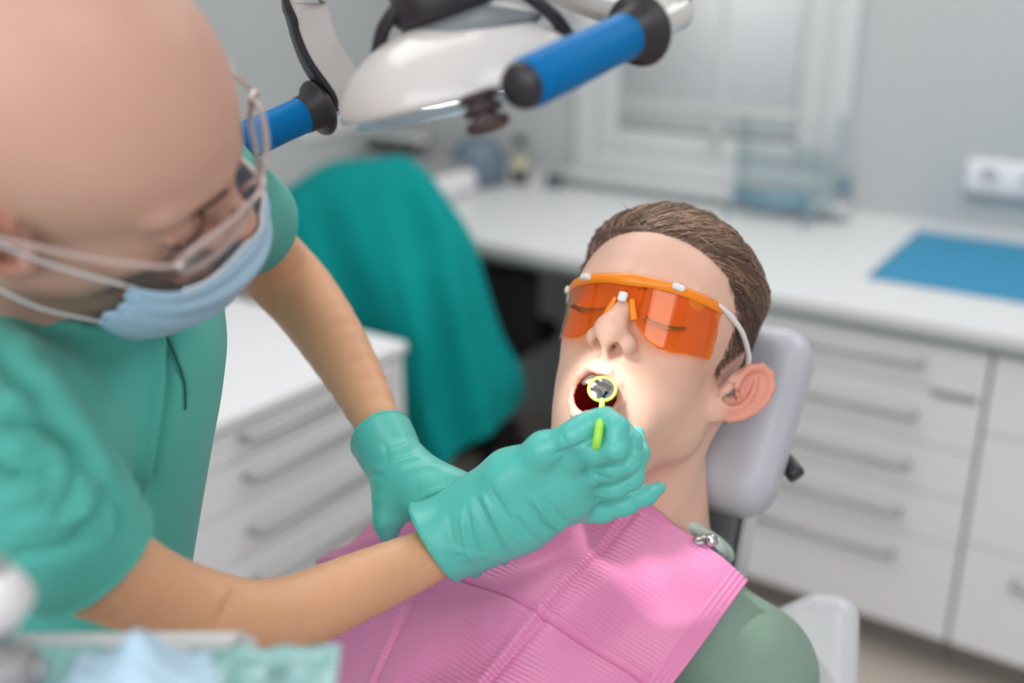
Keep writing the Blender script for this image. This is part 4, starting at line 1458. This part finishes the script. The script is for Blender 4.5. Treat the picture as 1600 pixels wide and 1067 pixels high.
# trousers of the scrubs, below the picture
def d_legs(P):
    down = -np.array([0, CT, -ST]) * 0
    dn = np.array([0, -math.cos(TH), -math.sin(TH)])          # straight down in camera axes
    d = None
    for o_ in (-.07, .05):
        a = TB + np.array([o_, 0, 0]) + dn * .10
        e = chain(P, [a, a + dn * .38, a + dn * .78], [.085, .07, .055], .03)
        d = e if d is None else smin(d, e, .03)
    return d
dn_ = np.array([0, -math.cos(TH), -math.sin(TH)])
lo_ = np.minimum(TB, TB + dn_ * .95) - .25; hi_ = np.maximum(TB, TB + dn_ * .95) + .25
V, Fq = surf(d_legs, lo_, hi_, .010)
obj('scrub_trousers', (w_(V), Fq), M['scrubs'], dent)

# gloves -------------------------------------------------------------
def chainpx(P, arr, k):
    return pxchain(P, arr, k)

def glove_r(P):
    d = smin(chainpx(P, [(662, 850, .845, 60), (735, 800, .842, 40), (800, 748, .825, 40), (880, 712, .81, 27)], .02),
             chainpx(P, [(660, 862, .848, 63), (742, 842, .848, 42), (815, 815, .84, 40), (898, 786, .83, 25)], .02), .022)
    d = smin(d, cap(P, px(770, 800, .842), px(880, 745, .826), .030, .024), .02)
    th = chainpx(P, [(795, 748, .818, 34), (850, 702, .797, 24), (896, 679, .783, 17), (918, 663, .782, 14), (931, 652, .786, 11)], .012)
    ix = chainpx(P, [(884, 716, .808, 25), (930, 704, .785, 21), (962, 700, .775, 19), (964, 668, .776, 17.5), (949, 650, .784, 15)], .006)
    md = chainpx(P, [(908, 738, .82, 24), (955, 732, .805, 18), (982, 722, .80, 17), (988, 690, .808, 14.5), (975, 664, .82, 11)], .006)
    rg = chainpx(P, [(918, 763, .832, 23), (960, 762, .828, 17), (988, 748, .826, 16), (1000, 708, .832, 13), (996, 677, .84, 11)], .006)
    pk = chainpx(P, [(895, 794, .842, 25), (940, 797, .845, 19), (978, 788, .848, 16), (1010, 774, .853, 14), (1031, 762, .857, 9.5)], .006)
    d = smin(d, th, .010)
    for e in (ix, md, rg, pk):
        d = smin(d, e, .0075)
    q = ((P - px(677, 853, .845).astype(P.dtype)) @ RCA).astype(P.dtype)
    return smax(d, -q, .0015)
RCA = unit(px(742, 812, .845) - px(677, 853, .845))
V, Fq = surf(glove_r, [-.09, -.21, -.90], [.16, -.02, -.72], .0018)
GW = [
    ([(752, 768), (775, 815), (800, 862)], 5, 1.6), ([(742, 775), (764, 822), (785, 868)], 5, -1.4),
    ([(765, 760), (795, 810), (822, 848)], 4, -1.2), ([(815, 800), (830, 825), (842, 838)], 4, 1.4), ([(805, 805), (820, 832)], 3.5, -1.2),
    ([(832, 775), (860, 815), (885, 830)], 4.5, 1.8), ([(822, 780), (848, 818), (870, 832)], 4, -1.5), ([(845, 772), (870, 800), (895, 822)], 4, -1.2),
    ([(790, 805), (806, 835), (815, 850)], 3.5, 1.0), ([(720, 800), (728, 850), (742, 885)], 5, 1.3), ([(728, 792), (740, 845), (756, 882)], 4, -1.2),
    ([(700, 800), (706, 850), (722, 895)], 7, -1.0), ([(690, 850), (715, 862), (745, 860)], 5, .8), ([(715, 880), (735, 868), (765, 870)], 5, .9),
    ([(862, 712), (885, 705), (912, 694), (930, 684)], 4, -1.8), ([(868, 672), (880, 684), (884, 694)], 3, -.6), ([(899, 662), (907, 672), (910, 682)], 3, -.5),
    ([(905, 725), (935, 745), (960, 750)], 4, -1.6), ([(900, 740), (930, 758), (955, 768)], 4, 1.2), ([(925, 775), (945, 785), (960, 780)], 4, -1.6),
    ([(940, 715), (962, 725), (980, 722)], 3.5, -1.0), ([(955, 690), (965, 693), (978, 688)], 3, -.8), ([(972, 782), (980, 790)], 3, -.7),
]
V = creases(V, glove_r, [(p_, w_d * .9, a_ * 1.45) for p_, w_d, a_ in GW])
gr = obj('glove', (w_(V), Fq), M['glove'], dent)
def cuffring(fn, c, ax, r0, off, n=64):
    a, b, _ = frame_of(ax)
    out = []
    for t in np.linspace(0, 2 * math.pi, n, endpoint=False):
        dv = math.cos(t) * a + math.sin(t) * b
        r = r0
        for _ in range(40):
            s_ = fn((c + dv * r)[None].astype(np.float32))[0] 
            r -= s_ * .8
        out.append(c + dv * (r + off))
    return np.array(out)
obj('cuff_bead', tube(w_(cuffring(glove_r, px(677, 853, .845) + RCA * .003, RCA, .03, -.0004)), .0013, 8, closed=True), M['glove'], gr)

LCA = unit(px(622, 722, .935) - px(595, 678, .962))
def glove_l(P):
    d = chainpx(P, [(585, 662, .965, 44), (600, 690, .955, 42), (615, 720, .94, 36), (645, 752, .925, 38)], .02)
    d = smin(d, chainpx(P, [(640, 748, .925, 38), (700, 772, .91, 34), (745, 778, .905, 28)], .02), .02)
    d = smin(d, chainpx(P, [(632, 750, .925, 36), (668, 778, .91, 30), (702, 806, .905, 24)], .02), .02)
    d = smin(d, chainpx(P, [(622, 750, .928, 32), (609, 785, .918, 23), (606, 815, .915, 20), (607, 838, .918, 13)], .01), .012)
    for a in ([(690, 812, .905, 22), (715, 845, .902, 17), (735, 875, .905, 15), (743, 892, .91, 11)],
              [(715, 800, .905, 22), (748, 832, .900, 17), (772, 858, .904, 15), (786, 872, .91, 11)],
              [(738, 785, .905, 21), (772, 812, .90, 16), (795, 838, .906, 14), (805, 850, .91, 11)],
              [(752, 768, .91, 20), (785, 790, .905, 15), (805, 812, .91, 12)]):
        d = smin(d, chainpx(P, a, .006), .008)
    q = ((P - px(595, 680, .96).astype(P.dtype)) @ LCA).astype(P.dtype)
    return smax(d, -q, .0015)
V, Fq = surf(glove_l, [-.16, -.24, -1.02], [.03, -.05, -.84], .0020)
V = creases(V, glove_l, [([(580, 715), (610, 705), (650, 690)], 4, 1.2), ([(585, 728), (615, 715), (655, 700)], 4, -1.3), ([(585, 742), (620, 722), (660, 712)], 4.5, 1.2),
    ([(600, 690), (605, 712), (600, 735)], 4, -.9), ([(625, 672), (635, 692), (640, 705)], 4, .8), ([(618, 742), (650, 730), (690, 728)], 5, 1.3), ([(660, 775), (700, 762), (735, 758)], 5, 1.2),
    ([(655, 785), (690, 772), (725, 768)], 4, -1.2), ([(628, 785), (645, 770), (660, 765)], 5, -1.4), ([(575, 745), (590, 740), (600, 750)], 4, -1.0)])
glv = obj('glove', (w_(V), Fq), M['glove'], dent)
obj('cuff_bead', tube(w_(cuffring(glove_l, px(595, 680, .96) + LCA * .003, LCA, .024, -.0004)), .0013, 8, closed=True), M['glove'], glv)

# mirror held in the right hand ----------------------------------------
mr = thing('mouth_mirror', 'lime green plastic mouth mirror held at the open mouth', 'mirror', pw(941, 640, .82))
mc = px(941, 608, .862)
mn = unit(np.array([-.10, .52, .84]))
ma = unit(np.array([.98, -.16, .14]) - mn * mn.dot([.98, -.16, .14])); mb = np.cross(mn, ma)
RR = 21.0 * .862 / FPX
ringp = np.array([mc + RR * (math.cos(t) * ma + 1.0 * math.sin(t) * mb) for t in np.linspace(0, 2 * math.pi, 40, endpoint=False)])
obj('ring', tube(w_(ringp), .0015, 10, closed=True), M['greenplastic'], mr)
obj('backing', lathe([(RR * .95, -.0016), (RR, -.0008), (RR * .97, .0), (RR * .9, .0001)], w_(mc), MCAM @ mn, 36), M['greenplastic'], mr)
obj('mirror_disc', lathe([(RR * .93, .0), (RR * .93, .0006), (RR * .90, .0007)], w_(mc), MCAM @ mn, 36), M['mirror'], mr)
hp = smoothpath([px(941, 625, .856), px(940, 640, .825), px(937, 660, .776), px(934, 684, .768), px(931, 698, .772)], 20)
obj('handle', tube(w_(hp), np.interp(np.linspace(0, 1, 20), [0, .2, .5, 1], [.0022, .0024, .0032, .0034]), 12), M['greenplastic'], mr)

# face mask --------------------------------------------------------------
mk = thing('face_mask', 'pale blue pleated face mask worn by the bald dentist', 'mask', w_(d_cam((0, -60, 110))))
nu, nv = 61, 49
u_ = np.linspace(-1, 1, nu)[:, None]; v_ = np.linspace(0, 1, nv)[None, :]        # v: 0 top, 1 bottom
yc = np.interp(v_[0], [0, .12, .3, .55, .8, 1], [-13, -19, -32, -60, -95, -120])
zc = np.interp(v_[0], [0, .12, .3, .55, .8, 1], [117, 121, 126, 121, 108, 84])
ye = np.interp(v_[0], [0, .5, 1], [-30, -56, -84]); ze = np.interp(v_[0], [0, .5, 1], [66, 64, 52])
ca_ = np.cos(u_ * math.pi / 2)
sh = ca_ ** .75
X_ = 56 * np.sin(u_ * math.pi / 2) + 0 * v_
Y_ = ye * (1 - ca_) + yc * ca_
Z_ = ze * (1 - sh) + zc * sh
pl_ = 1.6 * np.sin(v_ * math.pi * 7) * np.clip(np.minimum(v_, 1 - v_) * 8, 0, 1)
Z_ = Z_ + pl_ + 1.2 * np.sin(u_ * 6 + v_ * 5)
LG = np.stack([X_ + 0 * Z_, Y_, Z_], -1).reshape(-1, 3)
for _ in range(3):
    dd = dhead_only(LG)
    LG = LG + normals(dhead_only, LG, .5) * np.clip(2.5 - dd, 0, 20)[:, None]
obj('mask_sheet', (w_(d_cam(LG)), gridfaces(nu, nv)), M['maskblue'], mk, solid=.0012)
Lg = LG.reshape(nu, nv, 3)
obj('nose_strip', tube(w_(d_cam(Lg[8:-8, 0])), .0022, 6, flat=.4), M['maskwhite'], mk)
obj('lower_binding', tube(w_(d_cam(Lg[:, -1])), .0015, 6), M['maskblue'], mk)
for i, s in ((0, -1), (nu - 1, 1)):
    obj('side_binding', tube(w_(d_cam(Lg[i])), .002, 6), M['maskblue'], mk)
    for a, b in ((Lg[i, 1], (s * 84, 16, -10)), (Lg[i, -2], (s * 80, -34, -10))):
        mid = (a + np.array(b)) / 2; mid[0] = s * max(abs(mid[0]), 70) + s * 3
        lp = [a, mid, b]
        P_ = smoothpath(lp, 16)
        for _ in range(3):
            dd = dhead_only(P_); P_ = P_ + normals(dhead_only, P_, .5) * np.clip(2.2 - dd, 0, 20)[:, None]
        obj('ear_loop', tube(w_(d_cam(P_)), .0022, 8, flat=.55), M['maskwhite'], mk)

# spectacles ---------------------------------------------------------------
sg = thing('spectacles', 'thin pale framed spectacles worn by the bald dentist', 'glasses', w_(d_cam((0, 0, 110))))
for s in (1, -1):
    rim = []
    for t in np.linspace(0, 2 * math.pi, 40, endpoint=False):
        cx_ = math.copysign(abs(math.cos(t)) ** .6, math.cos(t)); sy_ = math.copysign(abs(math.sin(t)) ** .6, math.sin(t))
        x = 34 + 25 * cx_; y = 15 + 14 * sy_
        rim.append((s * x, y, 112 - .0062 * x * x))
    rim = np.array(rim)
    rm_ = obj('rim', tube(w_(d_cam(rim)), .0019, 8, closed=True), M['frameclear'], sg)
    c = rim.mean(0)
    obj('lens', (w_(d_cam(np.vstack([rim * .985 + c * .015, c[None]]))), [(i, (i + 1) % 40, 40) for i in range(40)]), M['lensclear'], rm_)
    P_ = smoothpath([(s * 59, 21, 91), (s * 68, 22, 84), (s * 76, 22, 60), (s * 81, 20, 30), (s * 83, 17, 6), (s * 80, 4, -18)], 24)
    obj('temple_arm', tube(w_(d_cam(P_)), .0015, 8), M['frameclear'], sg)
    v, f = rbox((9, 6, 5), 1.2, 2)
    obj('hinge', (w_(d_cam(v + np.array([s * 62, 21, 90]))), f), M['metalframe'], sg)
    obj('nose_pad', tube(w_(d_cam([(s * 10, 16, 108), (s * 9, 8, 104), (s * 10, 2, 103)])), [.001, .002, .001], 8), M['metalframe'], sg)
obj('bridge', tube(w_(d_cam(smoothpath([(-10, 22, 111), (0, 25, 114), (10, 22, 111)], 12))), .0018, 8), M['metalframe'], sg)

# ================================================================== the lamp
LC = px(718, 121, .70)
e1_ = unit(np.array([.965, .20, .06])); bd = unit(np.array([.20, -.93, -.235]))          # long axis, beam
bd = unit(bd - e1_ * e1_.dot(bd)); e3_ = np.cross(e1_, bd)
lampo = thing('dental_lamp', 'white dental operating lamp with two blue grips above the patient', 'lamp', w_(LC))
def lampq(P):
    q = P - LC.astype(P.dtype)
    return np.stack([q @ e1_, -(q @ bd), q @ e3_], 1)           # along, up, across
LA, LH, LB = .0850, .0575, .066
def shell(P):
    Q = lampq(P)
    d = ell(Q, (0, -.018, 0), (LA, LH, LB))
    d = smax(d, (-Q[:, 1] - .0150).astype(P.dtype), .006)
    return d
V, Fq = surf(shell, LC - .15, LC + .15, .0026)
obj('shell', (w_(V), Fq), M['lampwhite'], lampo)
def cover(P):
    Q = lampq(P)
    d = ell(Q, (.012, .0, 0), (LA * .72, LH * .80, LB * .78))
    d = smax(d, (-Q[:, 1] + .0245).astype(P.dtype), .004)
    return d
V, Fq = surf(cover, LC - .15, LC + .15, .0026)
obj('back_cover', (w_(V), Fq), M['lampgrey'], lampo)
def lw(a, u, c):
    return LC + e1_ * a - bd * u + e3_ * c
bw = MCAM @ bd
base_ = lw(0, -.019, 0)
n_ = 48
rimv = []
for (k_, u_h) in ((.86, -.0132), (.88, -.0202), (.80, -.0222)):
    for t in np.linspace(0, 2 * math.pi, n_, endpoint=False):
        rimv.append(lw(LA * k_ * math.cos(t), u_h, LB * k_ * math.sin(t)))
rf = [(i * n_ + j, i * n_ + (j + 1) % n_, (i + 1) * n_ + (j + 1) % n_, (i + 1) * n_ + j) for i in range(2) for j in range(n_)]
rf.append(tuple(2 * n_ + j for j in range(n_)))
obj('lens', (w_(np.array(rimv)), rf), M['lamplens'], lampo)
obj('light_source', lathe([(.030, 0), (.030, .0024), (.026, .0028)], w_(lw(0, -.0130, 0)), bw, 32), emit_mat('lamp_glow', (255, 248, 238), 12.0), lampo)
# sensor knob under the rim
kb0, kb1 = px(748, 150, .625), px(764, 200, .625)
kd = MCAM @ unit(kb1 - kb0); L_ = np.linalg.norm(kb1 - kb0)
r1 = 36 * .625 / FPX
obj('sensor_knob', lathe([(r1 * .95, 0), (r1 * .98, .002), (r1 * .6, .004), (r1 * .6, L_ * .30), (r1 * .88, L_ * .34), (r1 * .9, L_ * .52), (r1 * .55, L_ * .58), (r1 * .55, L_ * .74), (r1 * .98, L_ * .78), (r1 * 1.0, L_ * .98), (r1 * .9, L_ * 1.03), (r1 * .05, L_ * 1.04)],
    w_(kb0), kd, 32), M['spool'], lampo)
def grip(a, b, r, label):
    """blue grip from flange a to tip b"""
    ax = MCAM @ unit(b - a); L = np.linalg.norm(b - a)
    g = obj('grip', lathe([(r * .86, -.004), (r * .95, 0), (r, .006), (r * .97, L * .3), (r * 1.01, L * .6), (r, L - .006), (r * .94, L)], w_(a), ax, 32), M['handle'], lampo)
    obj('end_cap', lathe([(r * .92, 0), (r * .90, .003), (r * .80, .006), (r * .05, .0065)], w_(b), ax, 28), M['rubber'], g)
    obj('flange', lathe([(r * .9, -.012), (r * 1.50, -.011), (r * 1.58, -.008), (r * 1.50, -.005), (r * 1.10, -.004), (r * 1.03, .010), (r * .9, .011)], w_(a), ax, 36), M['rubber'], g)
    obj('stub', lathe([(r * .80, -.060), (r * .84, -.058), (r * .84, -.012), (r * .8, -.01)], w_(a), ax, 28), M['lampwhite'], lampo)
    return a - unit(b - a) * .045
gl1 = grip(px(486, 174, .95), px(340, 240, .90), 29 * .93 / FPX, '')
gr1 = grip(px(988, 52, .68), px(818, 133, .60), 39 * .64 / FPX, '')
# yoke: two curved white arms with black edging, meeting above the lamp
top = px(690, -200, .80)
ya = smoothpath([px(545, 158, .965), px(534, 132, .955), px(503, 82, .93), px(484, 25, .91), px(480, -25, .89), px(550, -125, .84), top], 40)
yb = smoothpath([gr1, px(1010, 0, .72), px(930, -22, .74), px(850, -60, .76), px(770, -130, .79), top], 40)
yv = MCAM @ unit(np.array([.25, .1, .95]))
def strap(path, wd, th, up):
    P = w_(path); k = len(P); vs = []
    for i in range(k):
        d = unit(P[min(i + 1, k - 1)] - P[max(i - 1, 0)])
        a = unit(np.cross(up, d)); b = unit(np.cross(d, a))
        for (p, q) in ((-1, -1), (-.9, -1.0), (.9, -1), (1, -1), (1, 1), (.9, 1), (-.9, 1), (-1, 1)):
            vs.append(P[i] + a * p * wd / 2 + b * q * th / 2)
    f = []
    for i in range(k - 1):
        for j in range(8):
            f.append((i * 8 + j, i * 8 + (j + 1) % 8, (i + 1) * 8 + (j + 1) % 8, (i + 1) * 8 + j))
    f.append(tuple(range(7, -1, -1))); f.append(tuple((k - 1) * 8 + j for j in range(8)))
    return np.array(vs), f
y1 = obj('yoke_arm', strap(ya, .030, .024, yv), M['lampwhite'], lampo)
y2 = obj('yoke_arm', strap(yb, .036, .024, yv), M['lampwhite'], lampo)
def edge(path, side, wd):
    P = path.copy(); k = len(P); out = []
    up = MCAM.T @ yv
    for i in range(k):
        d = unit(P[min(i + 1, k - 1)] - P[max(i - 1, 0)])
        out.append(P[i] + unit(np.cross(up, d)) * wd * side)
    return np.array(out)
obj('rubber_edge', strap(edge(ya, 1, .0165), .004, .026, yv), M['rubber'], y1)
obj('rubber_edge', strap(edge(yb, -1, .019), .004, .026, yv), M['rubber'], y2)
# pivot on the back of the lamp and the black cable
obj('pivot', lathe([(.030, 0), (.034, .004), (.034, .03), (.026, .036), (.026, .10)], w_(lw(.0, .036, 0)), -bw, 32), M['rubber'], lampo)
cb_ = smoothpath([px(590, 84, .70), px(602, 40, .685), px(640, 0, .675), px(720, -26, .67), px(800, -20, .67), px(860, 20, .68), px(890, 60, .70)], 40)
obj('cable', tube(w_(cb_), .0048, 10), M['rubber'], lampo)
# suspension column up to the ceiling
tw = w_(top)
obj('suspension_arm', tube([tw, tw + [0, 0, .06], [tw[0] - .1, tw[1] + .25, 2.35], [tw[0] - .1, tw[1] + .25, CEIL - .01]], .026, 16), M['lampwhite'], lampo)
obj('ceiling_mount', lathe([(.09, 0), (.09, .02), (.05, .035)], [tw[0] - .1, tw[1] + .25, CEIL - .036], (0, 0, 1), 32), M['lampwhite'], lampo)
# its beam
sd = bpy.data.lights.new('lamp_beam', 'SPOT')
sd.energy = 9.5
sd.color = (1.0, 0.97, 0.93)
sd.spot_size = math.radians(18.5)
sd.spot_blend = .35
sd.shadow_soft_size = .022
so_ = link(bpy.data.objects.new('lamp_beam', sd))
src = lw(.0, -.030, 0)
so_.location = tuple(w_(src))
tg = px(978, 712, .90)
so_.rotation_euler = Vector(w_(tg) - w_(src)).to_track_quat('-Z', 'Y').to_euler()

# ================================================================== foreground instrument tray
ty = thing('instrument_tray', 'white instrument tray at the bottom left edge of the photo', 'tray', pw(180, 1100, .52))
TZ = pw(200, 1012, .56)[2]
def onh(x, y, z):
    r = MCAM @ px(x, y, 1.0); t = (z - CAMZ) / r[2]
    return CPOS + r * t
c1, c2, c3, c4 = onh(-60, 992, TZ), onh(376, 990, TZ), onh(420, 1110, TZ), onh(-160, 1110, TZ)
def slabq(q, z0, z1):
    q = [np.array([p[0], p[1], 0]) for p in q]
    v = [p + [0, 0, z0] for p in q] + [p + [0, 0, z1] for p in q]
    n = len(q)
    return np.array(v), [tuple(range(n - 1, -1, -1)), tuple(range(n, 2 * n))] + [(i, (i + 1) % n, n + (i + 1) % n, n + i) for i in range(n)]
obj('tray_plate', slabq([c4, c3, c2, c1], TZ - .022, TZ - .006), M['tray'], ty, smooth=False)
def lip(a, b):
    P = np.array([a, b]); P[:, 2] = TZ - .008
    return tube(P, .008, 10)
for a, b in ((c1, c2), (c2, c3), (c4, c1)):
    obj('rim', lip(a, b), M['tray'], ty)
cc_ = (c1 + c2 + c3 + c4) / 4
obj('support_arm', tube([[cc_[0], cc_[1], TZ - .02], [cc_[0] - .1, cc_[1] - .02, TZ - .12], [cc_[0] - .35, cc_[1] + .05, TZ - .2], [cc_[0] - .35, cc_[1] + .05, .02]], .018, 14), M['lampwhite'], ty)
obj('foot', lathe([(.16, 0), (.16, .02), (.03, .03)], [cc_[0] - .35, cc_[1] + .05, 0], (0, 0, 1), 32), M['lampwhite'], ty)

def crumple(quad, n, m, z, amp, seed, lift=None):
    r = np.random.default_rng(seed)
    q = [np.asarray(p, float) for p in quad]
    U = np.linspace(0, 1, n)[:, None, None]; W = np.linspace(0, 1, m)[None, :, None]
    G = (q[0] * (1 - U) + q[1] * U) * (1 - W) + (q[3] * (1 - U) + q[2] * U) * W
    G[..., 2] = z
    for k in range(9):
        a, b, p = r.uniform(-14, 14), r.uniform(-14, 14), r.uniform(0, 6)
        G[..., 2] += amp / 3 * np.abs(np.sin(a * U[..., 0] + b * W[..., 0] + p))
    if lift is not None:
        G[..., 2] += lift(U[..., 0], W[..., 0])
    return G.reshape(-1, 3), gridfaces(n, m)
pz = TZ + .002
p1 = thing('sterile_pouch', 'pale teal sterile pouch lying over the right end of the white tray', 'pouch', onh(380, 1060, TZ))
obj('pouch_film', crumple([onh(300, 1028, pz), onh(534, 1022, pz), onh(520, 1130, pz), onh(280, 1130, pz)], 40, 30, pz, .003, 4), M['pouch'], p1, solid=.0008)
obj('indicator_print', slabq([onh(415, 1052, pz + .011), onh(450, 1052, pz + .011), onh(450, 1044, pz + .011), onh(415, 1044, pz + .011)], pz + .010, pz + .0106), M['printgreen'], p1, smooth=False)
p2 = thing('sterile_pouch', 'crumpled pale teal sterile pouch at the left end of the white tray', 'pouch', onh(80, 1060, TZ))
obj('pouch_film', crumple([onh(-10, 1022, pz), onh(200, 1026, pz), onh(190, 1130, pz), onh(-60, 1130, pz)], 40, 30, pz, .003, 9), M['pouch'], p2, solid=.0008)
tz2 = pz + .004
ti = thing('pale_blue_tissue', 'pale blue folded tissue rising to a point on the white tray', 'tissue', onh(225, 1060, TZ))
obj('tissue_sheet', crumple([onh(130, 1036, tz2), onh(330, 1036, tz2), onh(360, 1140, tz2), onh(60, 1140, tz2)], 50, 40, tz2, .003, 12,
    lambda U, W: .020 * np.exp(-((U - .5) / .16) ** 2 - ((W - .25) / .30) ** 2)), M['tissue'], ti, solid=.0008)
hn = thing('grey_handpiece', 'grey blurred handpiece lying on the pouch in the bottom left corner', 'handpiece', onh(30, 1050, TZ))
ha_ = onh(-60, 1060, pz + .025); hb2 = onh(58, 1046, pz + .025)
hv = hb2 - ha_
obj('handpiece_body', tube([ha_, ha_ + hv * .6, ha_ + hv * .85, hb2], [.013, .014, .013, .009], 20), M['greything'], hn)
obj('handpiece_nose', tube([hb2, hb2 + hv * .12], [.008, .005], 16), M['steel'], hn)
h2 = thing('upright_instrument', 'blurred white instrument standing up at the left edge before the scrubs', 'instrument', onh(0, 1010, TZ))
ua, ub = onh(-5, 1015, TZ), pw(-4, 888, .46)
obj('instrument_body', tube([ua, pw(0, 960, .50), pw(14, 930, .47), ub], [.007, .010, .011, .005], 16), M['whiteplastic'], h2)
obj('instrument_tip', tube([ub, ub + (ub - pw(14, 930, .47)) * .4], [.005, .003], 12), M['steel'], h2)
